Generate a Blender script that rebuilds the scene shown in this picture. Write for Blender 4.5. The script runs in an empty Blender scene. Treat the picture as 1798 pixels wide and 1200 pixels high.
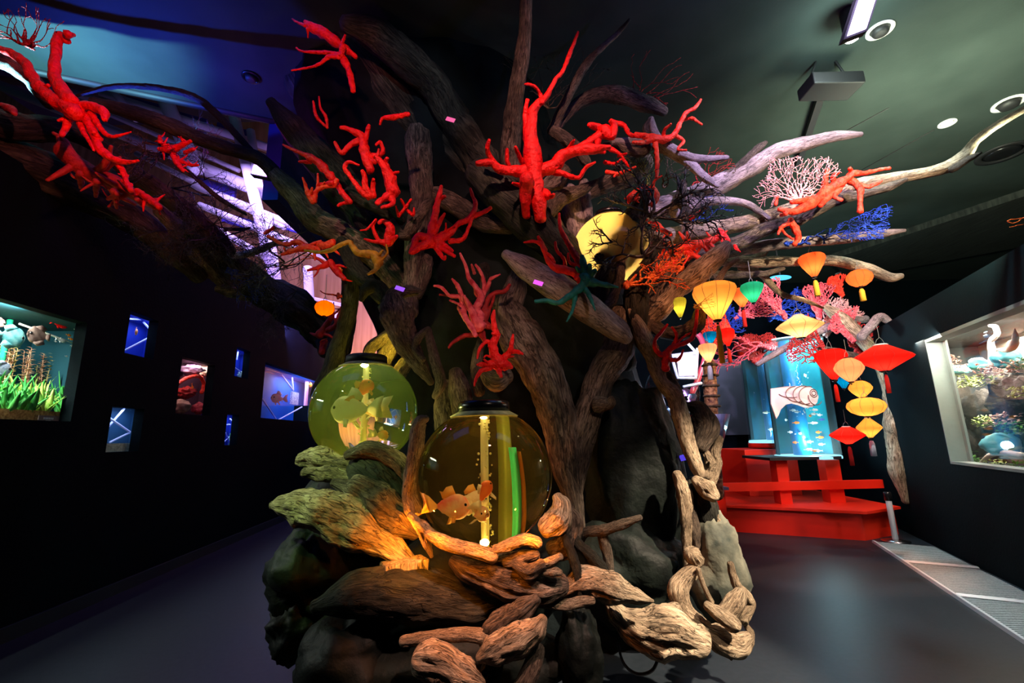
import bpy, math, random
from mathutils import Vector, Matrix, noise
PI = math.pi
SC = bpy.context.scene
COL = SC.collection
# ------------------------------------------------------------------ camera
F = 799.0
CAM = Vector((0, 0, 1.3))
cd = bpy.data.cameras.new('camera'); cam = bpy.data.objects.new('camera', cd); COL.objects.link(cam)
cd.sensor_width = 36; cd.lens = F * 36 / 1798; cd.clip_start = .05
RM = Matrix.Rotation(math.radians(90 + 11.7), 3, 'X') @ Matrix.Rotation(math.radians(-1.3), 3, 'Z')
cam.matrix_world = Matrix.Translation(CAM) @ RM.to_4x4()
SC.camera = cam
SC.view_settings.view_transform = 'Standard'; SC.view_settings.look = 'None'
SC.view_settings.exposure = 0.0; SC.view_settings.gamma = 1.0
SC.cycles.use_denoising = True
SC.cycles.max_bounces = 8; SC.cycles.diffuse_bounces = 3; SC.cycles.glossy_bounces = 3
SC.cycles.transmission_bounces = 8; SC.cycles.transparent_max_bounces = 12
SC.cycles.sample_clamp_indirect = 4.0
w = bpy.data.worlds.new('dark_hall'); SC.world = w; w.use_nodes = True
w.node_tree.nodes['Background'].inputs[0].default_value = (.0012, .004, .007, 1)
w.node_tree.nodes['Background'].inputs[1].default_value = 1.0

def ray(px, py):
    return RM @ Vector(((px - 899) / F, -(py - 600) / F, -1))
def P(px, py, d):            # the point seen at that pixel, d metres ahead of the camera
    r = ray(px, py); return CAM + r * (d / r.y)
FW = RM @ Vector((0, 0, -1))
def R(r, p):                 # size in metres of r pixels at point p
    return r * (p - CAM).dot(FW) / F
def onz(px, py, z):
    r = ray(px, py); return CAM + r * ((z - CAM.z) / r.z)

# ------------------------------------------------------------------ lights
def lamp(kind, loc, col, power, aim=None, size=.05, angle=60, blend=.6, sx=None, sy=None, name='lamp'):
    l = bpy.data.lights.new(name, kind); l.color = col; l.energy = power
    if kind == 'AREA':
        l.shape = 'RECTANGLE'; l.size = sx or size; l.size_y = sy or size
    else: l.shadow_soft_size = size
    if kind == 'SPOT': l.spot_size = math.radians(angle); l.spot_blend = blend
    o = bpy.data.objects.new(name, l); COL.objects.link(o); o.location = loc
    if aim is not None:
        o.rotation_euler = (Vector(aim) - Vector(loc)).to_track_quat('-Z', 'Y').to_euler()
    return o
CEIL = 4.4
lamp('SPOT', (2.6, .9, 3.3), (1, .80, .58), 2500, P(1230, 1030, 2.7), .05, 26, .6, name='warm_base_spot')
lamp('SPOT', (1.6, .9, 4.2), (.70, .56, 1), 950, P(1330, 320, 3.4), .08, 50, .8, name='violet_branch_spot')
lamp('SPOT', (2.4, .4, 3.2), (1, .80, .56), 1150, P(1420, 430, 3.6), .08, 40, .8, name='cream_branch_spot')
lamp('SPOT', (-2.3, 1.0, 3.2), (.62, 1, .32), 400, P(575, 860, 2.6), .05, 20, .7, name='green_spot')
lamp('SPOT', (.25, .9, 3.0), (1, .55, .42), 560, P(860, 1130, 2.2), .05, 28, .8, name='rose_base_spot')
lamp('SPOT', (1.5, .6, 3.2), (1, .78, .60), 300, P(1080, 1030, 2.4), .05, 26, .8, name='amber_base_spot')
lamp('SPOT', (.1, .6, 4.2), (1, .50, .42), 420, P(970, 270, 3.1), .05, 38, .9, name='coral_spot')
lamp('SPOT', (-.5, .7, 3.6), (1, .45, .38), 180, P(690, 350, 3.0), .05, 34, .9, name='coral_spot')
lamp('SPOT', (-.1, .5, 2.3), (1, .50, .42), 85, P(840, 540, 3.0), .05, 32, .9, name='coral_spot')
lamp('SPOT', (-1.0, .8, 3.3), (1, .20, .16), 230, P(150, 220, 2.7), .05, 44, .9, name='coral_spot')
lamp('SPOT', (-2.3, 1.0, 3.9), (.55, 1, .35), 75, P(600, 420, 3.2), .05, 36, .9, name='moss_spot')
lamp('SPOT', (1.6, .5, 2.9), (1, .42, .22), 330, P(1170, 480, 3.0), .05, 20, .8, name='coral_spot')  # unseen spot, added to brighten the orange gorgonians
lamp('SPOT', (-.6, .5, 3.3), (1, .25, .2), 130, P(580, 90, 2.5), .05, 26, .8, name='coral_spot')  # unseen spot, added to brighten the topmost coral
lamp('SPOT', (.8, .4, 2.6), (1, .74, .58), 80, P(960, 700, 3.0), .05, 32, .9, name='root_spot')
lamp('SPOT', onz(40, 30, CEIL) - Vector((0, 0, .8)), (.20, .60, .78), 380, onz(40, 30, CEIL), .01, 116, .35, name='sky_projector')
lamp('SPOT', onz(270, 90, CEIL) - Vector((.1, 0, .8)), (.02, .07, 1), 130, onz(270, 90, CEIL), .01, 112, .10, name='sky_projector')
lamp('AREA', (3.4, 3.2, 3.0), (.92, 1, .72), 190, onz(1690, 240, CEIL), sx=.8, sy=.5, name='ceiling_bounce_fill')  # added, unseen; stands in for light bouncing up from the terrarium
lamp('AREA', (1.6, 1.6, 4.3), (.20, .35, 1), 9, (1.6, 3.6, 0), sx=1.5, sy=1, name='blue_floor_wash')
lamp('AREA', (-2.0, 2.2, 4.3), (.02, .12, 1), 7, (-2.0, 3.2, 0), sx=1.5, sy=1, name='blue_floor_wash')
lamp('SPOT', (2.7, 2.6, 4.2), (.72, .95, 1), 420, onz(1735, 1040, 0), .03, 44, .5, name='mat_spot')
lamp('SPOT', (1.9, .6, 3.6), (1, .74, .50), 90, onz(1480, 1130, 0), .05, 46, 1, name='floor_fill')  # unseen warm fill, added to lift the floor at lower right
lamp('SPOT', (-.2, .4, 3.8), (.85, .80, .95), 110, P(735, 125, 2.8), .04, 22, .9, name='upper_trunk_fill')  # unseen fill, added to brighten the top log of the trunk

# ------------------------------------------------------------------ materials
def mat(name):
    m = bpy.data.materials.new(name); m.use_nodes = True
    nt = m.node_tree; b = nt.nodes['Principled BSDF']; return m, nt, b
def N(nt, t, **k):
    n = nt.nodes.new(t)
    for a, v in k.items():
        if a.startswith('i_'): n.inputs[int(a[2:]) if a[2:].isdigit() else a[2:].replace('_', ' ')].default_value = v
        else: setattr(n, a, v)
    return n
def ramp(nt, fac, stops):
    r = N(nt, 'ShaderNodeValToRGB'); nt.links.new(fac, r.inputs[0]); e = r.color_ramp.elements
    while len(e) < len(stops): e.new(.5)
    for q, (p, c) in zip(e, stops): q.position = p; q.color = (*c, 1)
    return r.outputs[0]
def plain(name, col, rough=.6, metal=0, emit=None, es=0, spec=.5):
    m, nt, b = mat(name); b.inputs['Base Color'].default_value = (*col, 1)
    b.inputs['Roughness'].default_value = rough; b.inputs['Metallic'].default_value = metal
    b.inputs['Specular IOR Level'].default_value = spec
    if emit: b.inputs['Emission Color'].default_value = (*emit, 1); b.inputs['Emission Strength'].default_value = es
    return m
def noisy(name, c1, c2, scale=8, rough=.7, bump=.3, bs=None, detail=6, coord='Object', spec=.3, stretch=None, metal=0):
    m, nt, b = mat(name); L = nt.links
    tc = N(nt, 'ShaderNodeTexCoord'); src = tc.outputs[coord]
    if stretch:
        mp = N(nt, 'ShaderNodeMapping'); mp.inputs['Scale'].default_value = stretch; L.new(src, mp.inputs[0]); src = mp.outputs[0]
    n = N(nt, 'ShaderNodeTexNoise'); n.inputs['Scale'].default_value = scale; n.inputs['Detail'].default_value = detail
    L.new(src, n.inputs[0])
    L.new(ramp(nt, n.outputs[0], [(.35, c1), (.65, c2)]), b.inputs['Base Color'])
    b.inputs['Roughness'].default_value = rough; b.inputs['Specular IOR Level'].default_value = spec; b.inputs['Metallic'].default_value = metal
    n2 = N(nt, 'ShaderNodeTexNoise'); n2.inputs['Scale'].default_value = bs or scale * 3; n2.inputs['Detail'].default_value = 5
    L.new(src, n2.inputs[0])
    bp = N(nt, 'ShaderNodeBump'); bp.inputs['Strength'].default_value = bump; bp.inputs['Distance'].default_value = .02
    L.new(n2.outputs[0], bp.inputs['Height']); L.new(bp.outputs[0], b.inputs['Normal'])
    return m
def woodmat(name, dark, mid, light, bump=1.0, rough=.82):
    m, nt, b = mat(name); L = nt.links
    at = N(nt, 'ShaderNodeAttribute', attribute_name='grain')
    mp = N(nt, 'ShaderNodeMapping'); mp.inputs['Scale'].default_value = (3.0, 3.0, .8); L.new(at.outputs['Vector'], mp.inputs[0])
    g = N(nt, 'ShaderNodeTexNoise'); g.inputs['Scale'].default_value = 2.4; g.inputs['Detail'].default_value = 9; g.inputs['Roughness'].default_value = .68; g.inputs['Distortion'].default_value = .6
    L.new(mp.outputs[0], g.inputs[0])
    tc = N(nt, 'ShaderNodeTexCoord'); n = N(nt, 'ShaderNodeTexNoise'); n.inputs['Scale'].default_value = 5; n.inputs['Detail'].default_value = 8
    L.new(tc.outputs['Object'], n.inputs[0])
    mx = N(nt, 'ShaderNodeMath', operation='MULTIPLY_ADD'); L.new(n.outputs[0], mx.inputs[0]); mx.inputs[1].default_value = .45
    m2 = N(nt, 'ShaderNodeMath', operation='MULTIPLY'); L.new(g.outputs[0], m2.inputs[0]); m2.inputs[1].default_value = .55; L.new(m2.outputs[0], mx.inputs[2])
    mp2 = N(nt, 'ShaderNodeMapping'); mp2.inputs['Scale'].default_value = (4, 4, .8); L.new(at.outputs['Vector'], mp2.inputs[0])
    ck = N(nt, 'ShaderNodeTexNoise'); ck.inputs['Scale'].default_value = .8; ck.inputs['Detail'].default_value = 4; ck.inputs['Distortion'].default_value = 1.2; L.new(mp2.outputs[0], ck.inputs[0])
    ab = N(nt, 'ShaderNodeMath', operation='SUBTRACT'); L.new(ck.outputs[0], ab.inputs[0]); ab.inputs[1].default_value = .5
    a2 = N(nt, 'ShaderNodeMath', operation='ABSOLUTE'); L.new(ab.outputs[0], a2.inputs[0])
    cr_ = N(nt, 'ShaderNodeMapRange'); L.new(a2.outputs[0], cr_.inputs[0]); cr_.inputs[1].default_value = .0; cr_.inputs[2].default_value = .035; cr_.inputs[3].default_value = .25; cr_.inputs[4].default_value = 1
    mc = N(nt, 'ShaderNodeMix', data_type='RGBA', blend_type='MULTIPLY'); mc.inputs['Factor'].default_value = 1
    L.new(ramp(nt, mx.outputs[0], [(.36, dark), (.50, mid), (.64, light)]), mc.inputs['A']); L.new(cr_.outputs[0], mc.inputs['B'])
    L.new(mc.outputs['Result'], b.inputs['Base Color'])
    hm = N(nt, 'ShaderNodeMath', operation='MULTIPLY_ADD'); L.new(cr_.outputs[0], hm.inputs[0]); hm.inputs[1].default_value = .35; L.new(mx.outputs[0], hm.inputs[2]); mx = hm
    b.inputs['Roughness'].default_value = rough; b.inputs['Specular IOR Level'].default_value = .25
    bp = N(nt, 'ShaderNodeBump'); bp.inputs['Strength'].default_value = bump; bp.inputs['Distance'].default_value = .03
    L.new(mx.outputs[0], bp.inputs['Height']); L.new(bp.outputs[0], b.inputs['Normal'])
    return m
def glassmat(name, col=(1, 1, 1), ior=1.33, rough=0, haze=None, dens=0):
    m, nt, b = mat(name); nt.nodes.remove(b)
    g = N(nt, 'ShaderNodeBsdfGlass'); g.inputs['Color'].default_value = (*col, 1); g.inputs['IOR'].default_value = ior; g.inputs['Roughness'].default_value = rough
    nt.links.new(g.outputs[0], nt.nodes['Material Output'].inputs[0])
    if haze:
        v = N(nt, 'ShaderNodeVolumeScatter'); v.inputs['Color'].default_value = (*haze, 1); v.inputs['Density'].default_value = dens; v.inputs['Anisotropy'].default_value = .2
        nt.links.new(v.outputs[0], nt.nodes['Material Output'].inputs[1])
    return m
def thinglass(name, tint=(1, 1, 1), gl=1.0, milk=0, milkcol=(1, 1, 1), edge=0):
    m, nt, b = mat(name); nt.nodes.remove(b); L = nt.links
    t = N(nt, 'ShaderNodeBsdfTransparent'); t.inputs[0].default_value = (*tint, 1)
    g = N(nt, 'ShaderNodeBsdfGlossy'); g.inputs['Roughness'].default_value = .02; g.inputs[0].default_value = (gl, gl, gl, 1)
    fr = N(nt, 'ShaderNodeLayerWeight'); fr.inputs[0].default_value = .5
    pw = N(nt, 'ShaderNodeMath', operation='POWER'); L.new(fr.outputs['Facing'], pw.inputs[0]); pw.inputs[1].default_value = 5
    ad = N(nt, 'ShaderNodeMath', operation='MULTIPLY_ADD'); L.new(pw.outputs[0], ad.inputs[0]); ad.inputs[1].default_value = .3; ad.inputs[2].default_value = .035
    mx = N(nt, 'ShaderNodeMixShader'); L.new(ad.outputs[0], mx.inputs[0]); L.new(t.outputs[0], mx.inputs[1]); L.new(g.outputs[0], mx.inputs[2])
    out = mx.outputs[0]
    if milk:
        d = N(nt, 'ShaderNodeBsdfTranslucent'); d.inputs[0].default_value = (*milkcol, 1)
        m2 = N(nt, 'ShaderNodeMixShader'); m2.inputs[0].default_value = milk; L.new(out, m2.inputs[1]); L.new(d.outputs[0], m2.inputs[2])
        if edge:
            p3 = N(nt, 'ShaderNodeMath', operation='POWER'); L.new(fr.outputs['Facing'], p3.inputs[0]); p3.inputs[1].default_value = 9
            a3 = N(nt, 'ShaderNodeMath', operation='MULTIPLY_ADD'); L.new(p3.outputs[0], a3.inputs[0]); a3.inputs[1].default_value = edge; a3.inputs[2].default_value = milk; L.new(a3.outputs[0], m2.inputs[0])
        out = m2.outputs[0]
    L.new(out, nt.nodes['Material Output'].inputs[0]); return m
def silk(name, col):
    m, nt, b = mat(name); nt.nodes.remove(b); L = nt.links
    tc = N(nt, 'ShaderNodeTexCoord'); wv = N(nt, 'ShaderNodeTexWave', bands_direction='Z'); wv.inputs['Scale'].default_value = 60
    L.new(tc.outputs['Object'], wv.inputs[0])
    mc = N(nt, 'ShaderNodeMix', data_type='RGBA'); L.new(wv.outputs[1], mc.inputs['Factor'])
    mc.inputs['A'].default_value = (*[c * .8 for c in col], 1); mc.inputs['B'].default_value = (*col, 1)
    t = N(nt, 'ShaderNodeBsdfTranslucent'); d = N(nt, 'ShaderNodeBsdfDiffuse')
    L.new(mc.outputs['Result'], t.inputs[0]); L.new(mc.outputs['Result'], d.inputs[0])
    mx = N(nt, 'ShaderNodeMixShader'); mx.inputs[0].default_value = .3; L.new(t.outputs[0], mx.inputs[1]); L.new(d.outputs[0], mx.inputs[2])
    L.new(mx.outputs[0], nt.nodes['Material Output'].inputs[0]); return m
def glow(name, col, s):
    return plain(name, (0, 0, 0), .5, emit=col, es=s)

M = dict(
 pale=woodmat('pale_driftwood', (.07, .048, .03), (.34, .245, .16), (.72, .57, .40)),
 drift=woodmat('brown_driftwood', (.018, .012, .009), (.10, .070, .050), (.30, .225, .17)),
 dark=woodmat('shaded_dark_wood', (.004, .004, .003), (.022, .021, .015), (.07, .065, .045), 1.0),  # dark limbs: the dimness of their lighting is put into the colour
 mauve=woodmat('smooth_driftwood', (.05, .04, .04), (.22, .17, .165), (.45, .37, .35), .5),
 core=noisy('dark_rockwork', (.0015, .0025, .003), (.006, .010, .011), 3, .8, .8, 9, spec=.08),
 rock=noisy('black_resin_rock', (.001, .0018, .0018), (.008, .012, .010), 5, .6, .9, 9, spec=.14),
 grey=noisy('grey_stone', (.02, .028, .024), (.17, .165, .125), 5, .8, .6, 14),
 red=noisy('red_coral', (.65, .002, .0015), (.92, .008, .005), 30, .5, .8, 45),
 scarlet=noisy('orange_red_coral', (.85, .018, .005), (1, .075, .03), 30, .5, .8, 45),
 rose=noisy('rose_coral', (.55, .03, .05), (.85, .16, .17), 30, .6, .4, 60),
 maroon=noisy('dark_red_coral', (.22, .006, .006), (.42, .02, .015), 30, .6, .4, 60),
 orange=noisy('orange_gorgonian', (.65, .07, .01), (.95, .22, .04), 30, .6, .4, 60),
 pink=noisy('pink_sea_fan', (.50, .20, .20), (.75, .38, .34), 40, .6, .3, 60),
 ochre=noisy('ochre_coral', (.40, .17, .01), (.70, .34, .03), 30, .6, .4, 60),
 teal=noisy('teal_coral', (.005, .09, .075), (.01, .18, .15), 30, .6, .4, 60),
 black=noisy('black_coral', (.004, .004, .008), (.012, .012, .02), 30, .35, .4, 60, spec=.6),
 twig=noisy('brown_twigs', (.03, .018, .012), (.10, .06, .035), 30, .8, .3, 60),
 blue=noisy('blue_sea_fan', (.002, .014, .16), (.006, .045, .38), 30, .6, .3, 60),
 moss=noisy('mossy_green_fan', (.03, .06, .008), (.22, .20, .03), 30, .8, .3, 60),
 wall=noisy('black_wall_paint', (.001, .0035, .005), (.0015, .005, .007), 2, .8, .1, 40, spec=.06),
 ceil=noisy('dark_ceiling_paint', (.020, .029, .026), (.027, .038, .034), 2, .9, .05, 60, spec=.12),
 grid=noisy('dark_ceiling_slats', (.008, .010, .010), (.03, .035, .03), 4, .8, .3, 10, stretch=(14, .6, 1)),
 floor=noisy('dark_vinyl_floor', (.013, .018, .024), (.018, .023, .030), 30, .42, .06, 300, spec=.14),
 greywall=noisy('grey_wall_paint', (.10, .11, .12), (.13, .14, .15), 1, .7, .05, 30),
 redpaint=noisy('red_lacquer', (.80, .020, .005), (.86, .028, .007), 3, .4, .03, 20, spec=.5),
 blk=plain('black_plastic', (.008, .008, .009), .25),
 blkm=plain('matte_black', (.01, .01, .011), .6),
 wht=plain('white_enamel', (.75, .75, .72), .4),
 alu=plain('satin_aluminium', (.62, .62, .63), .45, .15),
 chrome=plain('brushed_steel', (.65, .66, .68), .22, 1),
 frame=noisy('grey_green_frame', (.17, .20, .18), (.22, .25, .22), 3, .6, .05, 30),
 thin=thinglass('clear_pane'), ambershell=thinglass('amber_wall', (1, .97, .85), 0, .001, (1, .74, .22), edge=.75), greenshell=thinglass('green_wall', (.96, 1, .8), 0, .010, (.72, 1, .22), edge=.7),  # amber and green: added shells, tinted edges imitate the bowls' bright rims
 bowl=glassmat('bowl_of_water', (1, .95, .66), 1.33, 0, (1, .72, .22), .025),
)
# ------------------------------------------------------------------ mesh helpers
class MB:
    def __init__(s): s.v = []; s.f = []; s.g = []
    def add(s, vs, fs, gs=None):
        o = len(s.v); s.v += [tuple(x) for x in vs]; s.f += [tuple(i + o for i in q) for q in fs]
        s.g += gs if gs else [(x[0] * 8, x[1] * 8, x[2] * 8) for x in vs]
    def box(s, a, b):
        x0, y0, z0 = a; x1, y1, z1 = b
        s.add([(x0,y0,z0),(x1,y0,z0),(x1,y1,z0),(x0,y1,z0),(x0,y0,z1),(x1,y0,z1),(x1,y1,z1),(x0,y1,z1)],
              [(0,3,2,1),(4,5,6,7),(0,1,5,4),(1,2,6,5),(2,3,7,6),(3,0,4,7)])
    def obox(s, c, ax, ay, az):     # oriented box: centre and three half-axes
        c, ax, ay, az = map(Vector, (c, ax, ay, az))
        s.add([c + i*ax + j*ay + k*az for k in (-1,1) for (i,j) in ((-1,-1),(1,-1),(1,1),(-1,1))],
              [(0,3,2,1),(4,5,6,7),(0,1,5,4),(1,2,6,5),(2,3,7,6),(3,0,4,7)])
    def bar(s, p, q, r, n=6):
        tube(s, [Vector(p), Vector(q)], [r, r], n, smooth=False)
def build(name, mb, m, parent=None, smooth=True, bevel=0):
    me = bpy.data.meshes.new(name)
    vs = mb.v; org = Vector((0, 0, 0))
    if parent is None and vs:
        org = Vector([(min(v[i] for v in vs) + max(v[i] for v in vs)) / 2 if i < 2 else min(v[2] for v in vs) for i in range(3)])
    elif parent is not None: org = Vector(parent['_o']) if '_o' in parent else Vector((0, 0, 0))
    me.from_pydata([(v[0]-org.x, v[1]-org.y, v[2]-org.z) for v in vs], [], mb.f)
    a = me.attributes.new('grain', 'FLOAT_VECTOR', 'POINT'); a.data.foreach_set('vector', [c for g in mb.g for c in g])
    if smooth: me.polygons.foreach_set('use_smooth', [True] * len(me.polygons))
    me.materials.append(M[m] if isinstance(m, str) else m); me.update()
    o = bpy.data.objects.new(name, me); COL.objects.link(o)
    o['_o'] = tuple(org)
    if parent: o.parent = parent
    else: o.location = org
    if bevel:
        bv = o.modifiers.new('bevel', 'BEVEL'); bv.width = bevel; bv.segments = 2; bv.limit_method = 'ANGLE'
    return o
def tag(o, label=None, cat=None, group=None, kind=None):
    if label: o['label'] = label
    if cat: o['category'] = cat
    if group: o['group'] = group
    if kind: o['kind'] = kind
    return o
def empty(name, loc, label, cat, group=None):
    o = bpy.data.objects.new(name, None); COL.objects.link(o); o.location = loc; o['_o'] = tuple(loc)
    o.empty_display_size = .05
    return tag(o, label, cat, group)
def cat_rom(pts, rad, sub):
    P_, R_ = [], []; n = len(pts)
    for i in range(n - 1):
        p0 = pts[max(i-1, 0)]; p1 = pts[i]; p2 = pts[i+1]; p3 = pts[min(i+2, n-1)]
        k = sub(i)
        for j in range(k):
            t = j / k
            P_.append(.5 * ((2*p1) + (p2-p0)*t + (2*p0-5*p1+4*p2-p3)*t*t + (3*p1-p0-3*p2+p3)*t*t*t))
            tt = t*t*(3-2*t); R_.append(rad[i]*(1-tt) + rad[i+1]*tt)
    P_.append(pts[-1]); R_.append(rad[-1]); return P_, R_
def tube(mb, pts, rad, n=8, flat=1.0, rough=0.0, seed=0, smooth=True, cap=.8, flatdir=None, wob=0):
    pts = [Vector(p) for p in pts]
    if smooth and len(pts) > 1:
        def sub(i):
            L = (pts[i+1]-pts[i]).length; r = max((rad[i]+rad[i+1])/2, 1e-4)
            return max(2, min(28, int(L / (r * (.16 if n > 24 else .3 if rough else 1.1))) + 1)) if n > 4 else 3
        pts, rad = cat_rom(pts, rad, sub)
    if wob:
        for i in range(1, len(pts)-1):
            pts[i] = pts[i] + noise.noise_vector(pts[i]*9 + Vector((seed, 0, 0))) * wob * rad[i]
    # rounded ends
    if cap:
        a = (pts[0]-pts[1]).normalized(); b = (pts[-1]-pts[-2]).normalized()
        e0 = [(pts[0] + a*rad[0]*cap*math.sin(t), rad[0]*max(math.cos(t), .02)) for t in (1.5, 1.1, .65)]
        e1 = [(pts[-1] + b*rad[-1]*cap*math.sin(t), rad[-1]*max(math.cos(t), .02)) for t in (.65, 1.1, 1.5)]
        pts = [p for p, _ in e0] + list(pts) + [p for p, _ in e1]; rad = [r for _, r in e0] + list(rad) + [r for _, r in e1]
    m = len(pts); vs = []; gs = []; fs = []; s = 0
    up = Vector(flatdir) if flatdir else Vector((.12, -1, .3))
    t0 = (pts[1]-pts[0]).normalized()
    nx = (up - t0*up.dot(t0)).normalized()
    rm = max(sum(rad)/m, 1e-4)
    for i in range(m):
        t = (pts[min(i+1, m-1)] - pts[max(i-1, 0)])
        t = t.normalized() if t.length > 1e-9 else t0
        nx = nx - t*nx.dot(t); nx = nx.normalized() if nx.length > 1e-6 else t.orthogonal().normalized()
        ny = t.cross(nx)
        if i: s += (pts[i]-pts[i-1]).length
        for k in range(n):
            th = 2*PI*k/n; c, q = math.cos(th), math.sin(th); r = rad[i]
            if rough:
                u = s/rm
                f = noise.noise(Vector((c*.9+seed*3.1, q*.9, u*.45))) * .55
                g = noise.noise(Vector((c*3.2+seed, q*3.2+5, u*.28))); g = (abs(g)*-1.5 + .35) * .5
                h = noise.noise(Vector((c*7+seed, q*7+9, u*.9))) * .14
                e_ = noise.noise(Vector((c*9+seed, q*9+2, u*.5))); e_ = min(abs(e_)*5, 1)*.22 if n > 24 else 0
                r *= 1 + rough*(f + g + h + e_)
            vs.append(pts[i] + nx*(c*r*flat) + ny*(q*r)); gs.append((c + seed*1.7, q, s/rm*.6))
    for i in range(m-1):
        for k in range(n):
            a = i*n+k; b = i*n+(k+1) % n; fs.append((a, b, b+n, a+n))
    if n > 2: fs.append(tuple(range(n-1, -1, -1))); fs.append(tuple((m-1)*n + k for k in range(n)))
    mb.add(vs, fs, gs)
def path(s, d0, d1=None):
    q = [[float(x) for x in t.split(',')] for t in s.split()]
    d1 = d0 if d1 is None else d1; n = max(len(q)-1, 1)
    pts = [P(a[0], a[1], a[3] if len(a) > 3 else d0 + (d1-d0)*i/n) for i, a in enumerate(q)]
    return pts, [R(a[2], p) for a, p in zip(q, pts)]
def lathe(mb, c, prof, n=32, ax=1, fl=None):   # prof: (radius, z) bottom to top about c
    c = Vector(c); m = len(prof)
    vs = [c + Vector((r*math.cos(2*PI*k/n)*(fl(k) if fl else 1), r*math.sin(2*PI*k/n)*(fl(k) if fl else 1), z)) for r, z in prof for k in range(n)]
    fs = [(i*n+k, i*n+(k+1) % n, (i+1)*n+(k+1) % n, (i+1)*n+k) for i in range(m-1) for k in range(n)]
    fs.append(tuple(range(n-1, -1, -1))); fs.append(tuple((m-1)*n+k for k in range(n)))
    mb.add(vs, fs)
def blob(mb, c, rx, ry, rz, seed=0, amp=.3, fr=1.5, nu=36, nv=22, pw=1.0):
    c = Vector(c); vs = []; fs = []
    for j in range(nv+1):
        ph = PI*j/nv
        for i in range(nu):
            th = 2*PI*i/nu; d = Vector((math.sin(ph)*math.cos(th), math.sin(ph)*math.sin(th), math.cos(ph)))
            q = d*fr + Vector((seed*7.3, seed, 0))
            f = 1 + amp*(noise.noise(q) + .5*noise.noise(q*2.3) + .3*noise.noise(q*5))
            vs.append(c + Vector((math.copysign(abs(d.x)**pw, d.x)*rx, math.copysign(abs(d.y)**pw, d.y)*ry, math.copysign(abs(d.z)**pw, d.z)*rz))*f)
    for j in range(nv):
        for i in range(nu):
            a = j*nu+i; b = j*nu+(i+1) % nu; fs.append((a, a+nu, b+nu, b))
    mb.add(vs, fs)
def rod(mb, p, q, r, n=8): tube(mb, [Vector(p), Vector(q)], [r, r], n, smooth=False, cap=.3)
# ------------------------------------------------------------------ the room
def struct(name, mb, m, **k): return tag(build(name, mb, m, **k), kind='structure')
m_ = MB(); m_.box((-9, -3, -.1), (12, 12, 0)); struct('floor', m_, 'floor', smooth=False)
class Plane:
    def __init__(s, a, b, out):
        s.o = Vector((a.x, a.y, 0)); s.u = Vector((b.x-a.x, b.y-a.y, 0)).normalized(); s.n = Vector(out)
        s.n = (s.n - s.u*s.n.dot(s.u)); s.n.z = 0; s.n.normalize()      # s.n points away from the room
    def hit(s, px, py, back=0):
        r = ray(px, py); t = ((s.o + s.n*back) - CAM).dot(s.n) / r.dot(s.n); p = CAM + r*t
        return (p - s.o).dot(s.u), p.z
    def at(s, a, z, back=0): return s.o + s.u*a + s.n*back + Vector((0, 0, z))
    def rect(s, q, back=0):
        h = [s.hit(x, y, back) for x, y in q]          # TL TR BR BL
        a0 = (h[0][0]+h[3][0])/2; a1 = (h[1][0]+h[2][0])/2; z1 = (h[0][1]+h[1][1])/2; z0 = (h[2][1]+h[3][1])/2
        return min(a0, a1), max(a0, a1), z0, z1
def wall(name, pl, a0, a1, z1, holes, m, th=.09):
    A = sorted({a0, a1, *[h[0] for h in holes], *[h[1] for h in holes]}); Z = sorted({0, z1, *[h[2] for h in holes], *[h[3] for h in holes]})
    mb = MB()
    for i in range(len(A)-1):
        for j in range(len(Z)-1):
            ca, cz = (A[i]+A[i+1])/2, (Z[j]+Z[j+1])/2
            if any(h[0] < ca < h[1] and h[2] < cz < h[3] for h in holes): continue
            c = pl.at(ca, cz, th/2)
            mb.obox(c, pl.u*(A[i+1]-A[i])/2, pl.n*th/2, Vector((0, 0, (Z[j+1]-Z[j])/2)))
    return struct(name, mb, m, smooth=False)
WL = Plane(onz(70, 1101, 0), onz(491, 918, 0), (-1, 0, 0))
WR = Plane(onz(1638, 958, 0), onz(1798, 1036, 0), (1, 0, 0))
holesL = dict(
 big=WL.rect([(60, 540), (150, 568), (128, 739), (30, 739)]), w1=WL.rect([(232, 547), (279, 564), (269, 629), (216, 622)]),
 w2=WL.rect([(200, 715), (252, 718), (245, 794), (183, 793)]), w3=WL.rect([(322, 628), (378, 641), (368, 730), (306, 727)]),
 w4=WL.rect([(418, 610), (441, 618), (434, 664), (410, 662)]), w5=WL.rect([(402, 728), (421, 729), (414, 782), (391, 782)]),
 big2=WL.rect([(468, 642), (600, 680), (590, 742), (455, 739)]))
hb = holesL['big']; holesL['big'] = (WL.hit(128, 700)[0]-2.2, hb[1], hb[2], hb[3])
wall('wall_left', WL, -5, 12, 3.28, holesL.values(), 'wall')
hv = WR.rect([(1632, 596), (1790, 528), (1790, 829), (1665, 815)])
s_edge = (WR.hit(1630, 596)[0] + WR.hit(1664, 815)[0])/2
toward = 1 if WR.hit(1700, 700)[0] > s_edge else -1
hv = (s_edge, s_edge + 2.6*toward, hv[2], hv[3]); hv = (min(hv[:2]), max(hv[:2]), hv[2], hv[3])
WRt = 3.25
wall('wall_right', WR, -6, 6.5, min(WR.hit(1798, 428)[1], WR.hit(1700, 478)[1]), [hv], 'wall')
m_ = MB(); m_.box((-9, 9.4, 0), (12, 9.6, 2.0)); m_.box((-1.8, 9.4, 2), (12, 9.6, CEIL)); struct('wall_back', m_, 'wall', smooth=False)
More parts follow.
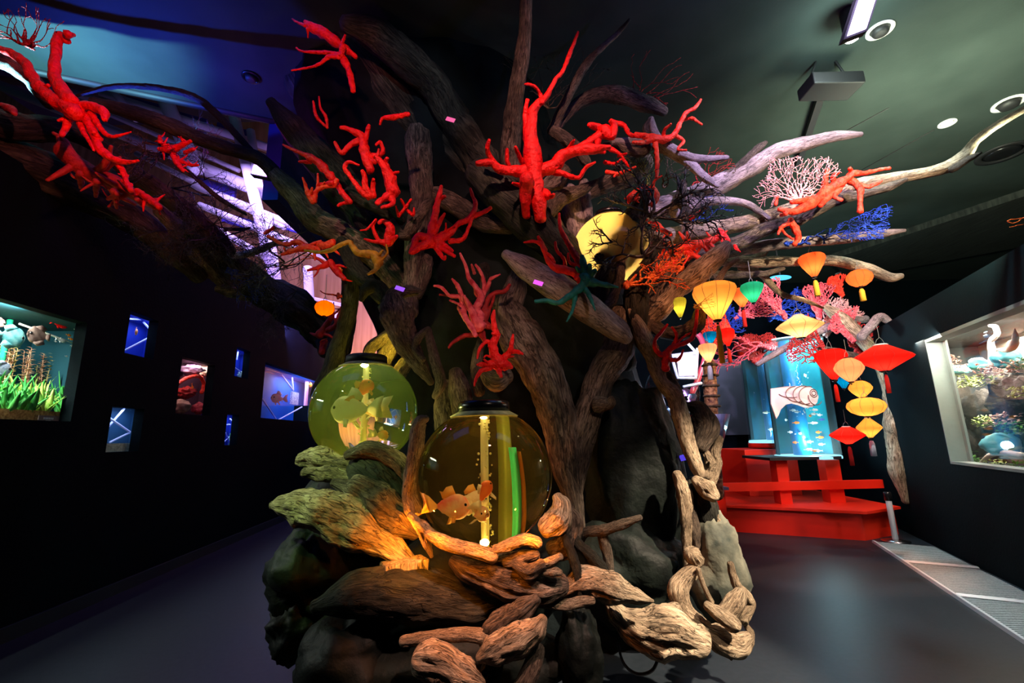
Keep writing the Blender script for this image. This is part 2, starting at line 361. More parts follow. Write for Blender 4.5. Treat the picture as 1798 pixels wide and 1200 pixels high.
# ceiling, open beyond a line on the left so that the glass hall behind shows
A1 = onz(-500, 5, CEIL); A2 = onz(180, 150, CEIL); A3 = onz(482, 213, CEIL)
m_ = MB(); zc = CEIL
poly = [Vector((-9, -3, zc)), Vector((12, -3, zc)), Vector((12, 12, zc)), Vector((A3.x, 12, zc)), A3, A2, A1]
m_.add(poly + [p + Vector((0, 0, .12)) for p in poly], [tuple(range(7)), tuple(range(13, 6, -1))] + [(i, i+7, (i+1) % 7+7, (i+1) % 7) for i in range(7)])
struct('ceiling', m_, 'ceil', smooth=False)
m_ = MB(); m_.box((A3.x-.05, A3.y, 3.55), (A3.x+.1, 9.4, CEIL)); struct('wall_upper', m_, noisy('navy_panel', (.004, .008, .06), (.006, .012, .10), 1, .8, .05, 20), smooth=False)
s0 = onz(1798, 345, CEIL-.1); s1 = onz(1490, 446, CEIL-.1); u = (s1-s0).normalized(); q0 = s0 - u*2.5; q1 = s1 + u*.3
nn = Vector((-u.y, u.x, 0)); nn = nn if nn.y > 0 else -nn
m_ = MB(); pp = [q0, q1, q1 + nn*1.5 + u*.5, q0 + nn*4]; m_.add(pp + [p + Vector((0, 0, .1)) for p in pp], [(3,2,1,0),(4,5,6,7),(0,1,5,4),(1,2,6,5),(2,3,7,6),(3,0,4,7)])
struct('trim_1', m_, 'grid', smooth=False)
m_ = MB(); rod(m_, A1, A2, .035); rod(m_, A2, A3, .035); struct('trim_2', m_, 'blkm')
m_ = MB()
for (x0, y0, x1, y1) in ((1500, 306, 1640, 228), (1430, 260, 1560, 190)):
    a, b = onz(x0, y0, CEIL-.004), onz(x1, y1, CEIL-.004); m_.bar(a, b, .006, 4)
struct('trim_3', m_, 'blkm')
m_ = MB(); z = .10
m_.obox(WL.at(3.5, .05, -.01), WL.u*8.5, WL.n*.012, (0, 0, .05)); struct('baseboard_left', m_, plain('dark_skirting', (.022, .027, .032), .35), smooth=False)
# grey lower panel on the back wall
gp = (P(1236, 640, 9.3), P(1562, 758, 9.3))
m_ = MB(); m_.box((gp[0].x, 9.32, gp[1].z), (gp[1].x+.2, 9.4, 2.75)); struct('wall_panel', m_, 'greywall', smooth=False)
# glass hall seen above the left wall
m_ = MB(); m_.box((-18, 10.6, 1.5), (A3.x+1.6, 10.7, 12)); struct('wall_hall', m_, noisy('tan_cladding', (.30, .16, .06), (.52, .30, .13), 1.2, .8, .2, 6, stretch=(6, 1, .3)), smooth=False)
m_ = MB(); m_.box((-12, 5, 9.6), (-.3, 10.6, 9.7)); struct('ceiling_hall', m_, plain('hall_roof', (.05, .04, .10), .6), smooth=False)
hall = empty('roof_truss', (-4, 9, 4.4), 'white tubular steel roof truss in violet light above the dark left wall', 'roof truss')
for i, (a, b, r) in enumerate((((405, 180), (500, 560), 9), ((270, 130), (345, 300), 12), ((470, 380), (498, 560), 6), ((440, 230), (455, 330), 7), ((540, 470), (548, 600), 8), ((190, 150), (240, 210), 6), ((100, 140), (130, 190), 6))):
    pa, pb = P(*a, 8.6), P(*b, 8.6); m_ = MB(); rod(m_, pa, pb, R(r, pa), 12); build('post', m_, 'wht', hall)
for i, (a, b, r) in enumerate((((0, 120), (620, 330), 7), ((0, 150), (620, 400), 9), ((180, 165), (470, 260), 8), ((350, 300), (620, 405), 6), ((340, 325), (620, 440), 7), ((120, 170), (420, 300), 4), ((240, 270), (500, 400), 5), ((200, 300), (480, 460), 6), ((300, 395), (600, 560), 5), ((400, 250), (470, 290), 4), ((350, 360), (620, 470), 6), ((440, 500), (620, 540), 3))):
    pa, pb = P(*a, 8.9), P(*b, 8.9); m_ = MB(); rod(m_, pa, pb, R(r, pa), 10); build('rail', m_, 'wht', hall)
for i, (x, y, wd, h) in enumerate(((250, 190, 60, 30), (330, 215, 70, 30), (410, 235, 60, 26), (380, 330, 70, 20), (420, 390, 60, 18), (520, 400, 90, 20))):
    p = P(x, y, 9.2); m_ = MB(); m_.obox(p, (R(wd, p)/2, 0, -R(wd, p)*.16), (0, .03, 0), (0, 0, R(h, p)/2)); build('glass_panel', m_, plain('violet_glass', (.05, .04, .30), .15, spec=.8), hall, smooth=False)
lamp('AREA', (-4.0, 8.0, 6.6), (.45, .30, 1), 330, (-4.2, 10, 3.2), sx=4, sy=.6, name='hall_light')
lamp('AREA', (-2.4, 8.6, 3.4), (1, .45, .9), 60, (-2.2, 10.6, 3.0), sx=1.5, sy=.4, name='hall_light')
lamp('AREA', (-4.0, 7.4, 3.2), (.40, .22, 1), 150, (-4.2, 10, 4.2), sx=3, sy=.4, name='hall_light')
lamp('AREA', (-3.6, 9.9, 2.6), (1, .62, .30), 70, (-3.6, 10.6, 4.6), sx=4, sy=.2, name='hall_light')
# ------------------------------------------------------------------ ceiling fixtures
def disc_fixture(name, label, cat, px, py, r, z, m1, m2, tilt=0, group=None):
    c = onz(px, py, z); e = empty(name, c, label, cat, group); rr = R(r, c)
    m_ = MB(); lathe(m_, c, [(rr*.72, 0), (rr*.74, -.012), (rr, -.012), (rr*1.0, 0)]); build('ring', m_, m1, e)
    m_ = MB(); lathe(m_, c, [(rr*.70, .0), (rr*.55, -.02 - rr*.2*tilt), (rr*.3, -.02 - rr*.3*tilt)]); build('lamp_head', m_, m2, e); return e
disc_fixture('downlight', 'cream tilted round downlight beside the bright ceiling spotlight', 'ceiling light', 1545, 52, 21, CEIL, 'wht', 'blkm', 1)
disc_fixture('downlight', 'cream tilted round downlight at the right edge of the ceiling', 'ceiling light', 1771, 181, 23, CEIL, 'wht', 'blkm', 1)
disc_fixture('smoke_detector', 'small flat white disc on the ceiling above the long bare branch', 'smoke detector', 1663, 216, 13, CEIL, 'wht', 'wht')
disc_fixture('ceiling_speaker', 'black round speaker grille in the ceiling at right', 'speaker', 1760, 269, 36, CEIL, 'blkm', 'blk')
disc_fixture('downlight', 'dark round downlight in the ceiling above the left branches', 'ceiling light', 441, 135, 15, CEIL, 'blk', 'blkm', 1)
disc_fixture('downlight', 'far small pale downlight between the two hanging orange lanterns', 'ceiling light', 1478, 480, 10, CEIL, 'wht', 'blkm')
# spotlight on its arm
c = onz(1495, 62, CEIL-.22); e = empty('spotlight', c, 'round white spotlight glaring under the violet light panel', 'spotlight')
m_ = MB(); tube(m_, [c + Vector((0, 0, .2)), c + Vector((0, 0, .02))], [.05, .05], 16, smooth=False); build('housing', m_, 'blkm', e)
m_ = MB(); lathe(m_, c, [(.03, 0), (.05, -.01), (.046, -.03), (.02, -.045)], 24); build('lens', m_, glow('lamp_lens', (1, .9, .75), 60), e)
lamp('POINT', c + Vector((0, -.02, -.12)), (.75, 1, .92), 34, size=.03, name='spotlight_lamp')
# violet led panel
c = P(1515, 22, 1.95); c.z = min(c.z, CEIL-.12); e = empty('floodlight', c, 'bright violet white floodlight panel on the ceiling at the top edge', 'floodlight')
d1 = P(1532, -5, 1.95) - P(1512, 58, 1.95); d2 = P(1538, 20, 1.95) - P(1496, 36, 1.95); nrm = d1.cross(d2).normalized()
if nrm.dot(CAM - c) < 0: nrm = -nrm
m_ = MB(); m_.obox(c - nrm*.02, d1*.62, d2*.5, nrm*.018); build('housing', m_, 'blkm', e, smooth=False)
m_ = MB(); m_.obox(c + nrm*.002, d1*.55, d2*.38, nrm*.004); build('lens', m_, glow('violet_led', (.62, .50, 1), 9), e, smooth=False)
lamp('SPOT', c + nrm*.12 + Vector((.12, 0, -.02)), (.75, .1, 1), 14, c + Vector((.5, .1, .6)), .02, 120, 1, name='violet_spill')
lamp('SPOT', c + nrm*.12 + Vector((-.12, 0, -.02)), (.12, .12, 1), 22, c + Vector((-.5, .25, .6)), .02, 120, 1, name='violet_spill')
# track with black floodlight
a, b = onz(1442, 165, CEIL-.04), onz(1400, 292, CEIL-.04); e = empty('lighting_track', a, 'black lighting track on the ceiling with an unlit floodlight', 'lighting track')
m_ = MB(); m_.obox((a+b)/2, (b-a)/2, Vector((0, 0, 1)).cross((b-a).normalized())*.03, (0, 0, .03)); build('rail', m_, 'blkm', e, smooth=False)
c = onz(1458, 152, CEIL-.25); e = empty('floodlight', c, 'unlit black box floodlight hanging below the bright spotlight', 'floodlight')
m_ = MB(); w_ = R(44, c); m_.obox(c, (w_, 0, 0), (0, .11, 0), (0, 0, .055)); build('housing', m_, 'blkm', e, smooth=False, bevel=.01)
for sx in (-1, 1):
    m_ = MB(); rod(m_, c + Vector((sx*w_*.8, 0, .05)), c + Vector((sx*w_*.4, 0, .25)), .01); build('bracket', m_, 'blkm', e)
# violet flood among the left branches
c = P(457, 300, 3.6); e = empty('floodlight', c, 'small magenta glowing floodlight among the left branches', 'floodlight')
m_ = MB(); m_.obox(c + Vector((0, .03, 0)), (.075, 0, -.018), (0, .03, 0), (.01, 0, .05)); build('housing', m_, 'blkm', e, smooth=False)
m_ = MB(); m_.obox(c - Vector((0, .004, 0)), (.066, 0, -.016), (0, .004, 0), (.008, 0, .042)); build('lens', m_, glow('magenta_led', (.72, .35, 1), 7), e, smooth=False)
lamp('POINT', c + Vector((-.02, -.12, .08)), (.85, .05, 1), 5, size=.03, name='magenta_spill')
# ------------------------------------------------------------------ floor mat and barrier post
q = [onz(1534, 952, .006), onz(1798, 1127, .006), onz(1798, 1040, .006), onz(1640, 961, .006)]
dI = (q[1]-q[0]).normalized(); dO = (q[2]-q[3]).normalized(); ext = 1.6
a0, a1, b0, b1 = q[0], q[1] + dI*ext, q[3], q[2] + dO*ext
e = empty('entrance_mat', (a0+a1)/2, 'ribbed grey entrance matting in a steel frame along the right wall', 'floor mat')
m_ = MB(); m_.bar(a0, a1, .022, 4); build('frame', m_, 'alu', e, smooth=False)
cr = [onz(1590, 988, .008), onz(1716, 999, .008), onz(1680, 1047, .008), onz(1800, 1060, .008)]
for i in (0, 2):
    m_ = MB(); m_.bar(cr[i], cr[i+1], .022, 4); build('cross_bar', m_, 'alu', e, smooth=False)
m_ = MB(); pp = [a0, a1, b1, b0]; m_.add([p + Vector((0, 0, -.004)) for p in pp] + [p + Vector((0, 0, .004)) for p in pp], [(3,2,1,0),(4,5,6,7),(0,1,5,4),(1,2,6,5),(2,3,7,6),(3,0,4,7)])
mm, nt, bb = mat('ribbed_matting'); tc = N(nt, 'ShaderNodeTexCoord'); wv = N(nt, 'ShaderNodeTexWave', bands_direction='Y'); wv.inputs['Scale'].default_value = 11; wv.inputs['Distortion'].default_value = 1.2; wv.inputs['Detail Scale'].default_value = 8
nt.links.new(tc.outputs['Object'], wv.inputs[0]); nt.links.new(ramp(nt, wv.outputs[1], [(.2, (.05, .06, .06)), (.7, (.36, .40, .39))]), bb.inputs['Base Color']); bb.inputs['Roughness'].default_value = .8
build('mat_surface', m_, mm, e, smooth=False)
c = onz(1573, 951, .006); top = P(1559, 868, c.y)
e = empty('barrier_post', c, 'short chrome barrier post with black head in front of red platform', 'barrier post')
hh = (P(1560, 868, c.y).z)
m_ = MB(); lathe(m_, c, [(.14, 0), (.14, .008), (.05, .022), (.025, .03)]); build('base', m_, 'chrome', e)
m_ = MB(); rod(m_, c + Vector((0, 0, .02)), c + Vector((0, 0, hh)), .03, 16); build('pole', m_, 'alu', e)
m_ = MB(); lathe(m_, c + Vector((0, 0, hh-.08)), [(.032, 0), (.038, .01), (.038, .09), (.03, .1)], 20); build('head', m_, 'blk', e)
# ------------------------------------------------------------------ red platform and cylinder tanks
D0 = onz(1440, 943, 0).y
def bx(mb, x0, y0, x1, y1, d, th):   # an upright box whose front spans those pixels at depth d
    ym = (y0+y1)/2; a, b = P(x0, ym, d), P(x1, ym, d); mb.box((a.x, d, P((x0+x1)/2, y1, d).z), (b.x, d+th, P((x0+x1)/2, y0, d).z))
L0 = onz(1240, 931, 0); L1 = onz(1520, 950, 0); L2 = onz(1592, 948, 0); zt = P(1440, 897, D0).z
e = empty('display_platform', (L1.x, L1.y+.5, 0), 'low red lacquered platform with rails under the cylinder tanks', 'platform')
L2 = L1 + Vector((.62, .28, 0))
m_ = MB(); pp = [L0, L1, L2, L2 + Vector((.05, 1.6, 0)), L0 + Vector((-.4, 2.2, 0))]; pp = [Vector((p.x, p.y, 0)) for p in pp]
k = 5; m_.add(pp + [p + Vector((0, 0, zt)) for p in pp], [tuple(range(4, -1, -1)), tuple(range(5, 10))] + [(i, (i+1) % 5, (i+1) % 5+5, i+5) for i in range(5)])
build('plinth', m_, 'redpaint', e, smooth=False)
m_ = MB(); ct = sum(pp, Vector())/5; pq = [Vector((ct.x + (p.x-ct.x)*1.04, ct.y + (p.y-ct.y)*1.06, zt+.001)) for p in pp]
m_.add(pq + [p + Vector((0, 0, .03)) for p in pq], [tuple(range(4, -1, -1)), tuple(range(5, 10))] + [(i, (i+1) % 5, (i+1) % 5+5, i+5) for i in range(5)])
build('top_board', m_, 'redpaint', e, smooth=False)
D1 = D0 + .35
for (x0, x1) in ((1368, 1388), (1455, 1481)):
    m_ = MB(); bx(m_, x0, 808, x1, 900, D1, .16); build('post', m_, 'redpaint', e, smooth=False)
m_ = MB(); bx(m_, 1262, 846, 1552, 861, D1-.06, .05); build('rail', m_, 'redpaint', e, smooth=False)
m_ = MB(); bx(m_, 1352, 803, 1478, 808, D1-.15, .75); build('table_top', m_, 'blkm', e, smooth=False)
e = empty('display_stand', P(1345, 880, D1+.5), 'dark red cabinet under the rear cylinder tank', 'cabinet')
_a, _b = P(1312, 830, D1+.78), P(1404, 830, D1+.78); m_ = MB(); m_.box((_a.x, D1+.78, zt+.03), (_b.x, D1+1.66, P(1350, 775, D1+.85).z-.12)); build('cabinet_body', m_, 'redpaint', e, smooth=False, bevel=.01)
c = onz(1278, 968, 0); e = empty('red_table', c, 'red table leg with blue grey top standing behind the tree at right', 'table')
m_ = MB(); bx(m_, 1262, 862, 1278, 964, c.y, .08); build('leg', m_, 'redpaint', e, smooth=False)
m_ = MB(); bx(m_, 1200, 862, 1226, 950, c.y+.3, .08); build('leg', m_, 'redpaint', e, smooth=False)
m_ = MB(); bx(m_, 1190, 857, 1280, 862, c.y-.05, .7); build('table_top', m_, plain('slate_top', (.06, .07, .14), .3), e, smooth=False)
aquaB = noisy('teal_backdrop', (.0, .16, .22), (.0, .30, .34), 1.5, .6, .02, 10)  # teal stands in for the glow of the water
watr = thinglass('tank_acrylic', (.90, .98, 1), 1, .03, (.8, .95, 1))
def fish_mesh(mb, c, yaw, L, H, W, tail=.45, fin=.35, pitch=0, sag=0):
    c = Vector(c); rm = Matrix.Rotation(yaw, 3, 'Z') @ Matrix.Rotation(pitch, 3, 'Y'); n = 14; m = 12; vs = []; fs = []
    def T(v): return c + rm @ Vector(v)
    for i in range(m):
        t = i/(m-1); x = L*(.5 - t); h = max(math.sin(PI*min(t*1.02+.02, 1)**.75)**.8, .0)*H/2*(1-.15*t) + .006*L + .06*H*(t > .8); w_ = max(math.sin(PI*min(t+.04, 1)**.65), 0)*W/2*(1-.5*t) + .004*L
        for k in range(n): a = 2*PI*k/n; vs.append(T((x, w_*math.cos(a), h*math.sin(a))))
    for i in range(m-1):
        for k in range(n): fs.append((i*n+k, i*n+(k+1) % n, (i+1)*n+(k+1) % n, (i+1)*n+k))
    fs.append(tuple(range(n))); fs.append(tuple(range((m-1)*n+n-1, (m-1)*n-1, -1)))
    mb.add(vs, fs); return T
def finshape(mb, T, pts, th):
    n = len(pts); mid = (sum(p[0] for p in pts)/n, sum(p[1] for p in pts)/n)
    vs = [T((x, y0+th, z)) for x, z, y0 in pts] + [T((x, y0-th, z)) for x, z, y0 in pts]
    mb.add(vs, [tuple(range(n)), tuple(range(2*n-1, n-1, -1))] + [(i, i+n, (i+1) % n+n, (i+1) % n) for i in range(n)])
def goldfish(name, label, cat, c, yaw, L, H, W, body, finm, group=None, pitch=0, tailL=.7, eyes=True):
    e = empty(name, c, label, cat, group)
    mb = MB(); T = fish_mesh(mb, c, yaw, L, H, W, pitch=pitch); bod = build('body', mb, body, e)
    mb = MB(); tl = tailL*L; x0 = -.45*L
    for s in (-1, 1):
        finshape(mb, T, [(x0, .05*H, 0), (x0-tl*.5, .38*H+.0*s, s*.10*L), (x0-tl, .5*H, s*.22*L), (x0-tl*.8, .1*H, s*.18*L), (x0-tl, -.35*H, s*.24*L), (x0-tl*.5, -.3*H, s*.1*L), (x0, -.06*H, 0)], .003*L)
    build('tail_fin', mb, finm, e)
    mb = MB(); finshape(mb, T, [(.12*L, .42*H, 0), (.0, .78*H, 0), (-.18*L, .72*H, 0), (-.34*L, .45*H, 0), (-.3*L, .3*H, 0)], .006*L); build('dorsal_fin', mb, finm, e)
    mb = MB()
    for s in (-1, 1): finshape(mb, T, [(.12*L, -.3*H, s*W*.3), (.0, -.62*H, s*W*.7), (-.12*L, -.66*H, s*W*.8), (-.06*L, -.35*H, s*W*.35)], .004*L)
    build('pectoral_fins', mb, finm, e)
    if eyes:
        for s in (-1, 1):
            mb = MB(); blob(mb, T((.36*L, s*W*.36, .08*H)), L*.045, L*.045, L*.045, amp=0, nu=10, nv=8); build('eye', mb, 'blk', bod)
    return e
def smallfish(name, label, cat, c, yaw, L, H, m, group=None, pitch=0):
    mb = MB(); T = fish_mesh(mb, c, yaw, L, H, H*.4, pitch=pitch)
    finshape(mb, T, [(-.44*L, 0, 0), (-.72*L, .36*H, 0), (-.62*L, 0, 0), (-.72*L, -.36*H, 0)], .01*L)
    finshape(mb, T, [(.05*L, .4*H, 0), (-.12*L, .68*H, 0), (-.25*L, .3*H, 0)], .01*L)
    finshape(mb, T, [(.05*L, -.4*H, 0), (-.12*L, -.68*H, 0), (-.25*L, -.3*H, 0)], .01*L)
    return tag(build(name, mb, m), label, cat, group)
silver = plain('silver_fish', (.65, .7, .72), .3); creamf = plain('cream_fish', (.8, .72, .55), .4); orangef = noisy('orange_fish', (.85, .16, .01), (1, .35, .03), 12, .4, .1, 40)
def cyl_tank(px0, px1, pyt, pyb, d, label, redcap):
    ym = (pyt+pyb)/2; a, b = P(px0, ym, d), P(px1, ym, d); r = (b.x-a.x)/2; xc = (a.x+b.x)/2
    z0 = P((px0+px1)/2, pyb, d-r*.6).z; z1 = P((px0+px1)/2, pyt, d).z; c = Vector((xc, d, z0))
    e = empty('cylinder_aquarium', c, label, 'aquarium', 'cylinder aquariums on the red platform')
    mb = MB(); lathe(mb, c, [(r, 0), (r, z1-z0)], 48); mb.f = mb.f[:-2]; build('tank_wall', mb, watr, e)
    mb = MB(); lathe(mb, c, [(r*1.01, -.03), (r*1.01, .0), (r*.97, .012)], 48); build('tank_floor', mb, glow('led_ring', (.35, .8, 1), 1.2), e)
    mb = MB(); n = 24; rr = r*.9   # added curved panel; its teal stands in for the water's glow
    vs = [c + Vector((rr*math.cos(t), rr*math.sin(t), z)) for z in (.02, z1-z0-.03) for t in [PI*.0 + PI*i/n for i in range(n+1)]]
    vs += [c + Vector(((rr+.01)*math.cos(t), (rr+.01)*math.sin(t), z)) for z in (.02, z1-z0-.03) for t in [PI*i/n for i in range(n+1)]]
    k = n+1; mb.add(vs, [(i, i+1, i+1+k, i+k) for i in range(n)] + [(i+2*k, i+3*k, i+1+3*k, i+1+2*k) for i in range(n)]); build('backdrop', mb, aquaB, e)  # added panel, stands in for the water's glow
    mb = MB(); rod(mb, c + Vector((-.03, .04, .02)), c + Vector((-.03, .04, z1-z0)), r*.28, 20); build('centre_pipe', mb, plain('blue_pipe', (.0, .20, .50), .4), e)
    if redcap:
        mb = MB(); lathe(mb, c + Vector((0, 0, z1-z0-.12)), [(r*1.02, 0), (r*1.03, .01), (r*1.03, .14), (r*.98, .15)], 48); build('rim', mb, 'redpaint', e)
        mb = MB(); lathe(mb, c + Vector((0, 0, -.10)), [(r*1.04, 0), (r*1.04, .07)], 48); build('foot', mb, 'redpaint', e)
    else:
        mb = MB(); n = 48; lathe(mb, c + Vector((0, 0, z1-z0-.01)), [(r*.96, 0), (r*1.01, 0), (r*1.01, .02), (r*.96, .02), (r*.96, 0)], n); mb.f = mb.f[:-2]; build('rim', mb, plain('pale_blue_rim', (.5, .75, .8), .3), e)
    lamp('POINT', c + Vector((.0, -r*.45, (z1-z0)*.93)), (.55, .93, 1), 38, size=.06, name='tank_lamp')
    lamp('POINT', c + Vector((.0, -r*.5, .12)), (.60, .95, 1), 20, size=.05, name='tank_lamp')
    return c, r, z1-z0
cA, rA, hA = cyl_tank(1310, 1400, 612, 775, D1+1.22, 'rear cylinder aquarium with red cap on dark red cabinet', True)
cB, rB, hB = cyl_tank(1352, 1452, 600, 803, D1+.25, 'taller front cylinder aquarium with pale rim and fish shaped plaque', False)
random.seed(4)
def scatter_fish(c, r, h, n, lo, hi, nm, lab, L, ms):
    for i in range(n):
        a = random.uniform(0, 2*PI); q = r*.72*math.sqrt(random.random()); z = h*random.uniform(lo, hi)
        p = c + Vector((q*math.cos(a), -abs(q*math.sin(a))*.8, z)); m_f = random.choice(ms); cn = m_f.name.split('_')[0]; smallfish(nm, cn + ' ' + lab, 'fish', p, random.uniform(-.6, .6) + PI*(i % 2), L*random.uniform(.7, 1.2), L*.4, m_f, cn + ' ' + lab)
scatter_fish(cA, rA, hA, 6, .06, .3, 'tropical_fish', 'rounded fish swimming low in the rear cylinder tank', .10, [creamf, silver])
scatter_fish(cB, rB, hB, 26, .04, .42, 'tropical_fish', 'small fish of the shoal in the front cylinder tank', .085, [silver, silver, orangef, plain('blue_fish', (.05, .12, .4), .4)])
p = P(1331, 628, cA.y-.2); goldfish('angelfish', 'brownish large fish at the top of the rear cylinder tank', 'fish', p, 2.6, .17, .16, .05, plain('olive_fish', (.35, .28, .16), .5), plain('olive_fin', (.45, .36, .2), .6), pitch=.5, tailL=.3)
e = tag(build('bubble_stream', (lambda mb: ([blob(mb, cB + Vector((-.11 + .02*random.uniform(-1, 1)+.02*math.sin(i*.3), -rB*.6, hB*(.35+.62*i/70))), *(3*[random.uniform(.004, .010)]), amp=0, nu=6, nv=5) for i in range(70)], mb)[1])(MB()), plain('white_bubbles', (.8, .95, 1), .2)), 'white bubbles rising along the front cylinder tank wall', 'bubbles', kind='stuff')
# fish shaped plaque on the tank
pc = P(1404, 694, cB.y - rB - .03); sc = R(1, pc)
out = [(-47, 14), (-44, -13), (-20, -16), (5, -16), (22, -15), (34, -8), (37, 3), (32, 14), (22, 21), (8, 22), (-4, 17), (-14, 14), (-24, 16), (-33, 24), (-38, 34), (-42, 40)]
e = empty('fish_plaque', pc, 'pink wooden fish shaped plaque with contour lines on the front cylinder tank', 'plaque')
def bend(x, z, off=0): X = x*sc; return Vector((pc.x + X, pc.y + .02 + (X/ (rB*1.3))**2*.1 - off, pc.z - z*sc))
mb = MB(); vs = [bend(x, z) for x, z in out] + [bend(x, z, -.02) for x, z in out]; n = len(out)
mb.add(vs, [tuple(range(n)), tuple(range(2*n-1, n-1, -1))] + [(i, i+n, (i+1) % n+n, (i+1) % n) for i in range(n)]); build('board', mb, noisy('pink_board', (.80, .52, .46), (.88, .64, .56), 3, .6, .05, 20), e, smooth=False)
mb = MB()
for (cx, cz, rx, rz, t0, t1) in ((28, -3, 7, 7, 0, 2*PI), (28, -3, 4, 4, 0, 2*PI), (20, 2, 20, 17, 1.2, 5.0), (10, 0, 20, 16, 1.2, 5.0), (-2, -2, 20, 14, 1.3, 4.6), (30, 4, 13, 14, .6, 3.4), (-12, -6, 22, 10, 1.2, 2.8)):
    tube(mb, [bend(cx + rx*math.cos(t0+(t1-t0)*i/20), cz + rz*math.sin(t0+(t1-t0)*i/20), .004) for i in range(21)], [.7*sc]*21, 4, smooth=False)
build('contour_lines', mb, plain('brown_line', (.12, .05, .04), .6), e)
# ------------------------------------------------------------------ aquariums behind the left wall
def window_tank(key, label, depth, backcol, litcol, power, T=.08):
    a0, a1, z0, z1 = holesL[key]; g = .02
    A0, A1, Z0, Z1 = a0-g, a1+(.36 if key != 'big2' else .5), z0-g, z1+g
    c = WL.at((A0+A1)/2, Z0, T); e = empty('aquarium', c, label, 'aquarium', 'aquariums set in the black wall')
    def slab(n, b0, b1, y0, y1, k0, k1, m):
        mb = MB(); mb.obox(WL.at((b0+b1)/2, (y0+y1)/2, (k0+k1)/2), WL.u*(b1-b0)/2, WL.n*(k1-k0)/2, (0, 0, (y1-y0)/2)); return build(n, mb, m, e, smooth=False)
    bm_ = noisy('backdrop_'+key, tuple(x*.8 for x in backcol), backcol, 1, .7, .05, 10)
    slab('backdrop', A0, A1, Z0, Z1, T+depth, T+depth+.02, bm_)
    slab('side_panel', A0-.02, A0, Z0, Z1, T+.01, T+depth, bm_); slab('side_panel', A1, A1+.02, Z0, Z1, T+.01, T+depth, bm_)
    slab('tank_floor', A0, A1, Z0-.02, Z0, T+.01, T+depth, bm_); slab('hood', A0, A1, Z1, Z1+.02, T+.01, T+depth, bm_)
    slab('glass_pane', A0, A1, Z0, Z1, T+.016, T+.022, 'thin')
    l = lamp('AREA', WL.at((A0+A1)/2, Z1-.02, T+depth*.5), litcol, power, WL.at((A0+A1)/2, Z0, T+depth*.55), sx=min(A1-A0, 1.4)*.8, sy=depth*.5, name='tank_lamp')
    l2 = lamp('AREA', WL.at((A0+A1)/2, Z1-.03, T+.05), litcol, power*.5, WL.at((A0+A1)/2, (Z0+Z1)/2, T+depth), sx=min(A1-A0, 1.4)*.8, sy=.04, name='tank_lamp')
    return e, (A0, A1, Z0, Z1, T)
def pin(px, py, k=.15): a, z = WL.hit(px, py, .08+k); return WL.at(a, z, .08+k)
lilac = plain('lilac_rod', (.55, .5, .95), .5); sand = noisy('pale_sand', (.45, .42, .30), (.75, .72, .55), 40, .9, .3, 80)
def rods(e, L, r=.012, m=lilac):
    for (a, b, c2, d, k) in L:
        mb = MB(); rod(mb, pin(a, b, k), pin(c2, d, k), r, 6); build('rod', mb, m, e, smooth=False)
def sandbed(e, t, py, depth, m=sand):
    A0, A1, Z0, Z1, T = t; h = max(.03, pin((200+400)/2, py, .1).z*0 + h_at(py, t)); mb = MB(); mb.obox(WL.at((A0+A1)/2, Z0+h/2, T+depth/2+.03), WL.u*(A1-A0)/2, WL.n*(depth/2-.02), (0, 0, h/2)); build('sand', mb, m, e, smooth=False)
def h_at(f, t): return f*(t[3]-t[2])
BL = (.004, .02, .35)
def bl(e, nm, px, py, k, rx, ry, rz, m, seed=1, amp=.4, fr=1.5): mb = MB(); blob(mb, pin(px, py, k), rx, ry, rz, seed, amp, fr); return build(nm, mb, m, e)
e, t = window_tank('w1', 'small blue lit wall aquarium highest on the left wall with orange fish', .28, BL, (.35, .55, 1), 2.2)
rods(e, [(216, 617, 262, 593, .12), (252, 566, 264, 580, .12), (228, 560, 268, 562, .12)], .010); sandbed(e, t, .09, .25, plain('teal_sand', (.1, .4, .45), .8))
smallfish('orange_fish', 'orange fish in the highest small blue wall aquarium', 'fish', pin(239, 583, .1), PI/2+.6, .085, .07, orangef)
e, t = window_tank('w2', 'small wall aquarium low at left with crossing lilac rods over pale sand', .28, (.01, .05, .14), (.45, .7, 1), 2.2)
rods(e, [(193, 735, 228, 759, .12), (228, 760, 193, 777, .12), (190, 750, 218, 718, .15)], .010); sandbed(e, t, .22, .25)
e, t = window_tank('w3', 'tall wall aquarium glowing red around a dark rock cave', .28, (.05, .02, .04), (1, .62, .66), 4)
mb = MB(); tube(mb, [pin(311, 674, .08), pin(330, 664, .08), pin(350, 661, .08), pin(358, 675, .08), pin(354, 690, .08)], [.022]*5, 10, rough=.4, seed=2); build('cave_arch', mb, 'scarlet', e)
bl(e, 'shell_rock', 336, 650, .16, .13, .08, .06, noisy('mauve_rock', (.2, .12, .25), (.5, .4, .5), 12), 5, .5)
bl(e, 'pale_rock', 358, 650, .14, .05, .05, .08, noisy('pale_rock', (.5, .4, .25), (.8, .7, .5), 12), 6, .5)
bl(e, 'pink_rock', 350, 718, .1, .08, .08, .07, 'rose', 8, .3); bl(e, 'brown_rock', 318, 715, .14, .10, .09, .08, noisy('brown_rock', (.2, .12, .08), (.4, .25, .18), 12), 9, .3)
bl(e, 'cave_rock', 325, 690, .2, .12, .06, .06, 'maroon', 3, .6, 3)
smallfish('orange_fish', 'slim orange fish inside the red rock cave of the tall wall aquarium', 'fish', pin(338, 682, .12), PI/2, .09, .04, orangef, pitch=1.2)
e, t = window_tank('w4', 'narrow upper wall aquarium glowing deep blue', .22, BL, (.4, .6, 1), 2)
